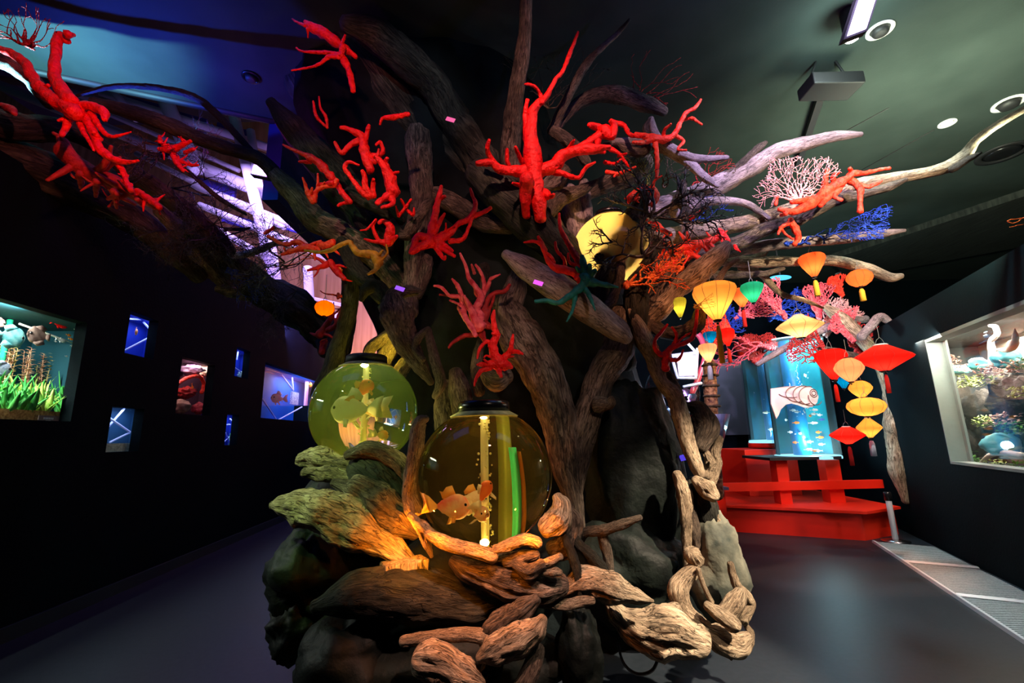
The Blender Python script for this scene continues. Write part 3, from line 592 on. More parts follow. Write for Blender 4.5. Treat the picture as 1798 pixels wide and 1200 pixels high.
rods(e, [(418, 617, 416, 632, .1), (430, 618, 432, 628, .1), (412, 646, 425, 655, .1)], .009); bl(e, 'green_stone', 424, 660, .1, .05, .05, .06, noisy('green_stone', (.3, .4, .3), (.6, .7, .5), 20), 2)
e, t = window_tank('w5', 'narrow lower wall aquarium with white sticks and green weed', .22, BL, (.4, .6, 1), 2)
rods(e, [(396, 760, 403, 778, .1), (394, 776, 402, 768, .1), (404, 736, 409, 742, .1), (399, 746, 404, 746, .1)], .009); bl(e, 'weed', 409, 772, .12, .05, .05, .10, noisy('weed', (.1, .35, .15), (.4, .7, .4), 20), 4, .5, 3)
e, t = window_tank('big2', 'wide bright blue wall aquarium with pink fish just left of the green bowl', .45, (.0, .09, .50), (.55, .68, 1), 12)
rods(e, [(460, 700, 487, 740, .25), (485, 740, 530, 715, .25), (494, 658, 515, 686, .25), (513, 663, 515, 686, .25), (468, 648, 545, 668, .25), (470, 644, 545, 664, .25)], .014)
mb = MB(); mb.obox(pin(538, 690, .24), WL.u*.05, WL.n*.02, (0, 0, .30)); build('pink_column', mb, plain('pink_acrylic', (.9, .45, .7), .4), e, smooth=False)
mb = MB(); mb.obox(pin(517, 700, .27), WL.u*.16, WL.n*.02, (0, 0, .12)); build('lace_panel', mb, noisy('lace', (.1, .1, .35), (.8, .75, .85), 60), e, smooth=False)
pf = noisy('pink_fish', (1, .30, .28), (1, .55, .45), 10)
goldfish('pink_fish', 'large pink fish in the wide blue wall aquarium', 'fish', pin(487, 700, .16), -PI/2-.3, .27, .17, .06, pf, pf, tailL=.2)
smallfish('orange_fish', 'orange fish near the top of the wide blue wall aquarium', 'fish', pin(545, 676, .12), PI/2, .13, .1, orangef)
# the planted tank
e, tb = window_tank('big', 'large planted aquarium with green grass and discus fish at the left edge', .65, (.0, .045, .07), (.95, 1, .85), 85)
A0, A1, Z0, Z1, T = tb; hb_ = Z1-Z0; aR = WL.hit(112, 700, .25)[0]; vis = WL.hit(0, 650)[0]; WB = aR-vis+.5     # visible length
def inB(x, z, k): return WL.at(aR + (k-.1)*1.0 - x, Z0+z*hb_, T+k)
mb = MB(); mb.obox(WL.at((A0+A1)/2, Z0+.05, T+.33), WL.u*(A1-A0)/2, WL.n*.28, (0, 0, .05)); build('gravel', mb, noisy('ochre_gravel', (.30, .15, .04), (.65, .40, .14), 60, .9, .4, 90), e, smooth=False)
pl = WL.hit(90, 731, T)[0]; mb = MB(); mb.obox(WL.at(pl, Z0+.035, T+.012), WL.u*.09, WL.n*.003, (0, 0, .028)); build('name_plate', mb, plain('taupe_plate', (.25, .18, .17), .5), e, smooth=False)
mb = MB(); random.seed(3)
for i in range(6): mb.obox(WL.at(pl-.045+i*.014, Z0+.042, T+.007), WL.u*.0045, WL.n*.001, (0, 0, .007))
mb.obox(WL.at(pl-.01, Z0+.026, T+.007), WL.u*.02, WL.n*.001, (0, 0, .0015)); build('plate_lettering', mb, 'wht', e, smooth=False)
mb = MB(); rod(mb, inB(.0, .86, .3), inB(.55, .93, .3), .008); build('spray_bar', mb, 'wht', e)
mb = MB(); rod(mb, inB(.62, .60, .45), inB(.62, .99, .45), .02); build('filter_pipe', mb, plain('green_pipe', (.02, .5, .3), .4), e)
greens = [noisy('grass_a', (.14, .45, .03), (.45, .80, .12), 6, .5, .1), noisy('grass_b', (.28, .58, .06), (.70, .92, .28), 6, .5, .1), noisy('grass_c', (.03, .28, .06), (.10, .50, .10), 6, .5, .1)]
rusts = [noisy('rust_plant', (.35, .14, .08), (.70, .42, .28), 10, .6, .2), noisy('olive_plant', (.28, .20, .06), (.55, .45, .2), 10, .6, .2)]
def leaf(mb, p, d, L, w_, droop, rr):
    d = d.normalized(); s_ = d.cross(Vector((0, 0, 1))); s_ = s_.normalized() if s_.length > .01 else Vector((1, 0, 0)); s_ = (s_ + Vector((rr.uniform(-.5, .5), rr.uniform(-.5, .5), 0))).normalized()
    pts = [p + d*L*t + Vector((0, 0, -droop*L*t*t)) for t in (0, .3, .6, .85, 1)]; ws = [.4, 1, .9, .5, .03]; vs = []
    nn_ = s_.cross(d).normalized()*w_*.08
    for q, k in zip(pts, ws): vs += [q - s_*w_*k + nn_*0, q + nn_*3*k, q + s_*w_*k, q - nn_]
    fs = []
    for i in range(4):
        for k in range(4): a = i*4+k; b = i*4+(k+1) % 4; fs.append((a, b, b+4, a+4))
    mb.add(vs, fs + [(3, 2, 1, 0), (16, 17, 18, 19)])
def clump(p, n, L, w_, spread, droop, m, name, label, cat, seed, group=None):
    rr = random.Random(seed); mb = MB()
    for i in range(n):
        a = rr.uniform(0, 2*PI); s_ = rr.uniform(.05, spread); d = Vector((math.cos(a)*s_, math.sin(a)*s_, 1))
        leaf(mb, p + Vector((rr.uniform(-1, 1)*w_*2, rr.uniform(-1, 1)*w_*2, 0)), d, L*rr.uniform(.6, 1.1), w_*rr.uniform(.7, 1.2), droop*rr.uniform(.2, 1.2), rr)
    return tag(build(name, mb, m), label, cat, group)
rr = random.Random(11); adj = ['bright green', 'yellow green', 'deep green']
for i in range(22):
    x = .05 + (i % 8)*WB/8 + rr.uniform(-.04, .04); row = i//8; k = .08 + .14*row; j = rr.randrange(3)
    clump(inB(x, .10, k), 15, hb_*(.30+.09*row), .016, .75, .25, greens[j], 'aquarium_grass', f'{adj[j]} broad leaved grass clump in the planted aquarium', 'aquatic plant', i, adj[j] + ' grass clumps in the planted aquarium')
for i in range(9):
    x = .08 + i*WB/9; mb = MB(); r3 = random.Random(60+i); q0_ = inB(x, .10, .5)
    for st in range(7):
        b_ = q0_ + Vector((r3.uniform(-.07, .07), r3.uniform(-.08, .08), 0)); hh_ = hb_*(.50+.18*r3.random()); tip = b_ + Vector((r3.uniform(-.05, .05), r3.uniform(-.05, .05), hh_)); rod(mb, b_, tip, .003, 4)
        for lf in range(26):
            f_ = .25 + .75*lf/25; a_ = lf*2.4; leaf(mb, b_.lerp(tip, f_), Vector((math.cos(a_), math.sin(a_), .5)), .045*r3.uniform(.7, 1.1), .011, .2, r3)
    tag(build('stem_plant', mb, rusts[i % 2]), f'{["rusty pink", "olive brown"][i % 2]} bushy stem plant rising behind the grass in the planted aquarium', 'aquatic plant', ['rusty pink', 'olive brown'][i % 2] + ' stem plants in the planted aquarium')
disc1 = noisy('discus_blue', (.04, .20, .24), (.14, .34, .36), 25, .4, .1); disc2 = noisy('discus_brown', (.13, .08, .075), (.26, .19, .17), 25, .4, .1)
for (px, py, L, m, yw, lab) in ((22, 592, .165, disc1, PI/2, 'turquoise round discus fish beside the brownish one at the left edge'), (66, 589, .15, disc2, -PI/2, 'brownish grey round discus fish in the middle of the planted aquarium'), (4, 648, .11, noisy('discus_pale', (.2, .27, .42), (.32, .38, .5), 25), PI/2, 'pale lavender discus fish low at the left edge'), (26, 567, .07, noisy('dark_fish', (.1, .05, .05), (.2, .1, .1), 20), PI/2, 'dark brown fish peeking over the turquoise discus')):
    a, z = WL.hit(px, py, T+.1); c = WL.at(a, z, T+.1 + (.1 if L < .08 else 0)); ee = empty('discus_fish', c, lab, 'fish')
    mb = MB(); Tt = fish_mesh(mb, c, yw, L, L*.95, L*.18); build('body', mb, m, ee)
    mb = MB(); finshape(mb, Tt, [(-.42*L, .08*L, 0), (-.62*L, .2*L, 0), (-.62*L, -.2*L, 0), (-.42*L, -.08*L, 0)], .006); finshape(mb, Tt, [(.2*L, .40*L, 0), (-.1*L, .55*L, 0), (-.4*L, .42*L, 0), (-.3*L, .2*L, 0)], .006); finshape(mb, Tt, [(.2*L, -.40*L, 0), (-.1*L, -.55*L, 0), (-.4*L, -.42*L, 0), (-.3*L, -.2*L, 0)], .006); build('fins', mb, m, ee)
    for s_ in (-1, 1): mb = MB(); blob(mb, Tt((.38*L, s_*.04*L, .04*L)), .012, .012, .012, amp=0, nu=8, nv=6); build('eye', mb, 'blk', ee)
for (px, py, L, m, lab) in ((106, 570, .16, 'red', 'red fish near the top right of the planted aquarium'), (132, 576, .07, creamf, 'cream fish under the top right corner of the planted aquarium'), (121, 589, .05, orangef, 'tiny upper orange fish at the right of the planted aquarium'), (125, 596, .05, orangef, 'tiny lower orange fish at the right of the planted aquarium'), (108, 598, .10, silver, 'silver blue fish right of the brownish discus'), (127, 608, .04, creamf, 'tiny pale fish above the stem plants'), (117, 626, .03, silver, 'tiniest silver fish among the stem plants'), (98, 600, .03, silver, 'tiny pale blue fish below the spray bar')):
    a, z = WL.hit(px, py, T+.25); smallfish('tropical_fish', lab, 'fish', WL.at(a, z, T+.25), PI/2 + .2, L, L*.38, m)
# ------------------------------------------------------------------ lit terrarium in the right wall
a0, a1, z0, z1 = hv; sg = toward; vs0 = a0 if sg > 0 else a1      # vs0: far edge as seen
def V(x, z, k): return WR.at(vs0 + sg*x, z0 + z*(z1-z0), k)
hv_h = z1-z0; e = empty('terrarium', V(1.2, 0, .3), 'brightly lit terrarium in a grey frame in the right wall', 'terrarium')
def vsl(n, x0, x1, zz0, zz1, k0, k1, m): mb = MB(); mb.obox((V(x0, zz0, k0)+V(x1, zz1, k1))/2, WR.u*(x1-x0)/2, WR.n*(k1-k0)/2, (0, 0, (zz1-zz0)*hv_h/2)); return build(n, mb, m, e, smooth=False)
fw = .12
vsl('frame', 0, .014, 0, 1, -.005, .13, 'frame'); vsl('frame', 0, 2.6, .975, 1, -.005, .13, 'frame'); vsl('frame', 0, 2.6, 0, .02, -.005, .13, 'frame'); vsl('frame', 2.585, 2.6, 0, 1, -.005, .13, 'frame'); vsl('frame', .0, .07, 0, 1, .13, .15, 'frame')
bk = noisy('beige_backdrop', (.28, .20, .15), (.40, .30, .23), 1.5, .8, .1)
vsl('backdrop', -1.2, 2.7, -.05, 1.05, .95, .97, bk); vsl('side_panel', -1.22, -1.2, -.05, 1.05, .145, .97, plain('dark_side', (.03, .035, .035), .6)); vsl('side_panel', 2.7, 2.72, -.05, 1.05, .145, .97, bk)
vsl('tank_floor', -1.2, 2.7, -.06, -.04, .145, .97, 'blkm'); vsl('hood', -1.2, 2.7, 1.04, 1.05, .145, .97, 'blkm')
vsl('glass_pane', .05, 2.6, .02, .98, .135, .14, 'thin')
def pv(px, py, k): a, z = WR.hit(px, py, .13+k); return WR.at(a, z, .13+k)
zz = z1 - .02
def pz(px, k, z): q = pv(px, 640, k); return Vector((q.x, q.y, z))
lamp('AREA', pz(1740, .5, z1+.01), (1, .93, .80), 170, pz(1740, .5, z0), sx=1.4, sy=.3, name='terrarium_lamp')
lamp('AREA', pz(1720, .06, z1-.01), (1, .95, .85), 34, pz(1740, .6, z0+.4), sx=1.2, sy=.05, name='terrarium_lamp')
rk = noisy('dark_terrarium_rock', (.006, .007, .006), (.05, .04, .03), 8, .8, .7, 20)
def S(r, px, py, k): return R(r, pv(px, py, k))
for i, (px, py, k, rx, rz, lab) in enumerate(((1692, 735, .5, 38, 62, 'tall black rock cliff at the left of the terrarium'), (1745, 725, .5, 40, 45, 'dark rock mass in the middle of the terrarium'), (1800, 720, .45, 45, 60, 'dark rock at the right edge of the terrarium'), (1730, 830, .5, 60, 24, 'low dark rock along the terrarium floor'))):
    q = pv(px, py, k); mb = MB(); blob(mb, q, R(rx, q), .22, R(rz, q), 20+i, .4, 1.8); tag(build('terrarium_rock', mb, rk), lab, 'rock')
greenl = [noisy('leaf_a', (.05, .25, .03), (.25, .55, .10), 12, .6, .2), noisy('leaf_b', (.30, .40, .08), (.65, .70, .25), 12, .6, .2)]
def tuft(px, py, k, r, m, nm, lab, cat, seed, n=80):
    r2 = random.Random(seed); mb = MB(); p = pv(px, py, k); r = R(r, p)
    for i in range(n):
        d = Vector((r2.gauss(0, 1), r2.gauss(0, 1), abs(r2.gauss(0, .8)))).normalized(); leaf(mb, p + Vector((r2.uniform(-r, r)*.8, r2.uniform(-r, r)*.5, r2.uniform(-r, r)*.4)), d, r*r2.uniform(.25, .5), r*.09, .3, r2)
    return tag(build(nm, mb, m), lab, cat)
for i, (px, py, k, r, m, lab) in enumerate(((1672, 655, .30, 20, 1, 'yellow green moss tuft at the left end of the rock ledge'), (1700, 672, .28, 22, 1, 'yellow green moss tuft in the middle of the rock ledge'), (1735, 668, .26, 24, 1, 'olive moss tuft hanging from the right of the rock ledge'), (1792, 690, .26, 22, 1, 'pale green plant at the right edge of the terrarium'), (1690, 800, .22, 20, 0, 'green leafy plant in the lower left corner of the terrarium'), (1708, 812, .2, 18, 0, 'bright green leafy plant on the terrarium floor'), (1735, 742, .3, 24, 1, 'yellow green plant left of the pink spiky coral'), (1780, 752, .25, 26, 0, 'green leafy plant right of the pink spiky coral'), (1782, 822, .2, 24, 0, 'green leafy plant below the big glass shell'), (1745, 815, .2, 18, 1, 'olive plant beneath the big glass shell'), (1680, 735, .4, 12, 0, 'tiny green tuft on the black cliff'), (1795, 640, .3, 22, 1, 'cream green moss right of the horn shaped root'))):
    tuft(px, py, k, r, greenl[m], 'terrarium_plant', lab, 'plant', 70+i)
pal = noisy('pink_flower_coral', (.8, .35, .28), (.95, .65, .5), 15, .6, .2)
for i, (px, py, k, r, lab) in enumerate(((1660, 635, .4, 22, 'salmon coral cluster at the upper left of the terrarium'), (1742, 650, .24, 26, 'peach spiky coral on top of the rock ledge'), (1765, 738, .22, 26, 'pink spiky coral fan above the big glass shell'), (1785, 645, .26, 26, 'cream coral right of the white twig'), (1692, 648, .3, 14, 'small peach coral beside the little glass rock'))):
    tuft(px, py, k, r, pal, 'terrarium_coral', lab, 'coral', 90+i, 80)
tg = noisy('turquoise_shell', (.04, .26, .30), (.20, .50, .52), 4, .4, .1, spec=.4)
for i, (px, py, k, rx, rz, lab) in enumerate(((1718, 640, .28, 17, 11, 'small turquoise glass shell left of the white twig'), (1768, 632, .32, 24, 16, 'large turquoise glass shell right of the white twig'), (1758, 780, .18, 30, 20, 'big turquoise glass shell at the terrarium floor'), (1684, 650, .32, 16, 8, 'little turquoise glass rock at the ledge end'))):
    q = pv(px, py, k); mb = MB(); blob(mb, q, R(rx, q), R(rx, q)*.6, R(rz, q), 30+i, .25, 1.2); tag(build('glass_shell', mb, tg), lab, 'glass ornament')
def rt(s, k, m, lab, nm, rough, sd):
    q = [[float(v) for v in t.split(',')] for t in s.split()]; pts = [pv(a, b, k) for a, b, _ in q]; mb = MB(); tube(mb, pts, [R(c_, p) for (_, _, c_), p in zip(q, pts)], 16, rough=rough, seed=sd); tag(build(nm, mb, m), lab, 'driftwood')
rt('1742,640,5 1742,618,5 1740,600,4 1750,588,4 1748,575,4 1738,572,3', .24, plain('bleached_wood', (.72, .62, .54), .7), 'white bleached twig standing on the terrarium ledge', 'white_twig', .4, 3)
rt('1752,614,2 1768,615,5 1778,608,7 1783,595,5 1782,578,1', .26, plain('cream_horn', (.70, .55, .44), .6), 'cream horn shaped root pointing up in the terrarium', 'horn_root', .2, 5)
rt('1722,812,2 1740,800,4 1765,796,5 1795,800,5', .14, plain('pale_root', (.6, .45, .36), .7), 'pale root lying in front of the big glass shell', 'pale_root', .3, 7)
# ------------------------------------------------------------------ lanterns
PROF = dict(
 garlic=[(.10, 0), (.22, .05), (.50, .27), (.80, .52), (.97, .72), (1, .82), (.93, .92), (.70, .985), (.34, 1.0), (.30, .99)],
 diamond=[(.14, 0), (.30, .10), (.66, .30), (.95, .46), (1, .52), (.92, .60), (.60, .78), (.30, .95), (.20, 1.0)],
 round=[(.14, 0), (.45, .06), (.80, .22), (.98, .44), (1, .55), (.92, .74), (.66, .91), (.34, .99), (.24, 1.0)],
 egg=[(.16, 0), (.40, .12), (.72, .30), (.95, .5), (.98, .6), (.80, .8), (.5, .94), (.28, 1.0)])
SILK = {}
LC = dict(yellow=(1, .40, .07), cream=(1, .52, .24), orange=(1, .17, .04), red=(1, .015, .01), green=(.02, .40, .22), blue=(.0, .14, .38), peach=(1, .30, .15), deep=(1, .16, .0), lime=(.55, .55, .05))
TS = {k: noisy(k+'_tassel', tuple(c*.7 for c in v), v, 40, .8, .3, stretch=(6, 6, .5)) for k, v in dict(gold=(.95, .50, .03), red=(.75, .02, .01), white=(.8, .75, .75)).items()}
wire = plain('wire', (.15, .15, .14), .5)
def lantern(kind, col, px, py, rx, h, d, label, tas=('gold', 30), up=30, power=1.0):
    c = P(px, py, d); r = R(rx, c); H = R(h, c); z0 = c.z - H/2; b = Vector((c.x, c.y, z0))
    e = empty('silk_lantern', c, label, 'lantern', 'silk lanterns')
    if col not in SILK: SILK[col] = silk(col+'_silk', LC[col])
    pr = PROF[kind]; pf_ = []
    for i in range(len(pr)-1):
        for j in range(4):
            t = j/4; a0_, b0_ = pr[i]; a1_, b1_ = pr[i+1]; pf_.append((r*(a0_+(a1_-a0_)*t), H*(b0_+(b1_-b0_)*t)))
    nr = 10; mb = MB(); lathe(mb, b, pf_, 60, fl=lambda k: 1 - .035*math.sin(PI*((k*nr/60) % 1))); mb.f = mb.f[:-2]; shd = build('shade', mb, SILK[col], e)
    mb = MB()
    for k in range(nr):
        a = 2*PI*k/nr; tube(mb, [b + Vector((q*1.004*math.cos(a), q*1.004*math.sin(a), z)) for q, z in pf_[::2]], [r*.010]*len(pf_[::2]), 4, smooth=False)
    build('ribs', mb, plain('rib_'+col, tuple(x*.25 for x in LC[col]), .6) if 'rib_'+col not in bpy.data.materials else bpy.data.materials['rib_'+col], shd)
    mb = MB(); lathe(mb, b + Vector((0, 0, -H*.05)), [(r*.13, 0), (r*.19, H*.02), (r*.19, H*.06), (r*.12, H*.08)], 16); lathe(mb, b + Vector((0, 0, -H*.12)), [(r*.02, 0), (r*.06, H*.02), (r*.06, H*.04), (r*.02, H*.06)], 10); build('bottom_cap', mb, 'blk', e)
    mb = MB(); lathe(mb, b + Vector((0, 0, H*.985)), [(r*.20, 0), (r*.26, H*.02), (r*.22, H*.05)], 16); build('top_cap', mb, 'blk' if kind != 'diamond' else 'wht', e)
    mb = MB(); t0 = b + Vector((0, 0, H)); U = R(up, c); pts = [t0 + Vector((-r*.2, 0, 0)), t0 + Vector((-r*.12, 0, H*.2)), t0 + Vector((0, 0, H*.32)), t0 + Vector((0, 0, H*.32+U))]; tube(mb, pts, [.0022]*4, 5); tube(mb, [t0 + Vector((r*.2, 0, 0)), t0 + Vector((r*.12, 0, H*.2)), pts[2]], [.0022]*3, 5); build('hanger_wire', mb, wire, e)
    if tas:
        tl = R(tas[1], c); tr = max(R(4.6, c), .012)*(.75 if tas[0] == 'red' else 1); q = b + Vector((0, 0, -H*.14)); mb = MB(); rod(mb, q, q + Vector((0, 0, H*.1)), .002, 5)
        tube(mb, [q + Vector((0, 0, -.002)), q + Vector((0, 0, -tl*.2)), q + Vector((0, 0, -tl))], [tr*.55, tr*.9, tr], 14, smooth=False, cap=.1); build('tassel', mb, TS[tas[0]], e)
    lamp('POINT', b + Vector((0, 0, H*.45)), (1, .82, .55), power*r*r*80, size=r*.16, name='lantern_bulb')
lantern('garlic', 'yellow', 1256, 531, 37, 66, 2.95, 'largest yellow lantern, garlic shaped, with a long gold tassel', ('gold', 66), 10)
lantern('garlic', 'orange', 1427, 467, 21, 42, 3.5, 'orange tapered lantern hanging from the blue topped branch', ('gold', 28), 14)
lantern('round', 'orange', 1509, 489, 20, 30, 3.5, 'orange round lantern at the end of the tan branch', ('gold', 22), 6)
lantern('garlic', 'green', 1321, 515, 19, 36, 3.3, 'green lantern hanging under the knobbly branch', None, 30)
lantern('garlic', 'orange', 1302, 524, 17, 34, 3.7, 'small orange lantern half hidden behind the green one', ('red', 30), 40)
lantern('diamond', 'cream', 1404, 574, 37, 40, 4.3, 'cream diamond lantern hanging above the cylinder tanks', None, 30)
lantern('garlic', 'blue', 1247, 594, 12, 22, 4.4, 'small blue lantern behind the gold tassel', None, 20)
lantern('garlic', 'red', 1277, 593, 13, 32, 4.2, 'red tapered lantern right of the long gold tassel', ('red', 24), 20)
lantern('garlic', 'cream', 1243, 621, 16, 34, 4.0, 'small pale cream lantern in front of the scaly post', ('white', 24), 20)
lantern('garlic', 'red', 1461, 641, 25, 54, 4.8, 'red lantern directly right of the cylinder tanks', ('red', 30), 20)
lantern('diamond', 'red', 1550, 629, 44, 46, 4.6, 'large red diamond lantern, rightmost of the cluster', ('red', 32), 20)
lantern('egg', 'peach', 1491, 650, 23, 42, 4.5, 'peach balloon lantern overlapping the red one beside the tanks', None, 20)
lantern('egg', 'yellow', 1511, 684, 18, 30, 4.6, 'small amber lantern stacked above the wide yellow one', ('gold', 18), 10)
lantern('round', 'yellow', 1521, 715, 29, 32, 4.5, 'wide yellow ribbed lantern in the middle of the stack', None, 10)
lantern('diamond', 'yellow', 1526, 752, 19, 34, 4.6, 'small yellow cone lantern lowest of the stack with a white tassel', ('white', 26), 10)
lantern('diamond', 'red', 1488, 765, 27, 30, 4.7, 'lowest lantern, a small flat red one left of the stack', ('red', 32), 20)
lantern('garlic', 'blue', 1480, 668, 14, 30, 5.2, 'blue lantern hidden behind the peach balloon lantern', None, 10)
lantern('round', 'deep', 570, 542, 17, 27, 3.4, 'orange round lantern left of the tree before the violet hall', None, 40)
lantern('garlic', 'lime', 1193, 541, 13, 36, 3.1, 'lime yellow lantern hidden behind the driftwood left of the biggest lantern', None, 10)
# ------------------------------------------------------------------ the driftwood tree
tree = empty('driftwood_tree', (0, 3.5, 0), 'giant gnarled driftwood tree sculpture rising from the floor to the ceiling', 'tree sculpture')
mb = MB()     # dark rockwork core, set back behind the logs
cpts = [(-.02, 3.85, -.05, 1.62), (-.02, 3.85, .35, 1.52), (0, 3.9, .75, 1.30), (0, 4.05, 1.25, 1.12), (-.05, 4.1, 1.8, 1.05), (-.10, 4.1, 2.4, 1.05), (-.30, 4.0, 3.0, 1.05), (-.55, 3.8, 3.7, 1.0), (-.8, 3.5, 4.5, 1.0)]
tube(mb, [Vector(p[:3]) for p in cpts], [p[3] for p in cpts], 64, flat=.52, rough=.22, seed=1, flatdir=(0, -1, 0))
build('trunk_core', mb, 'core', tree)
SEED = [10]
def limb(name, m, s, d0, d1=None, n=18, rough=.22, flat=1.0, parent=None, cap=.8):
    SEED[0] += 1; pts, rad = path(s, d0, d1); mb = MB(); tube(mb, pts, rad, n, flat=flat, rough=rough, seed=SEED[0], cap=cap); return build(name, mb, m, parent or tree)
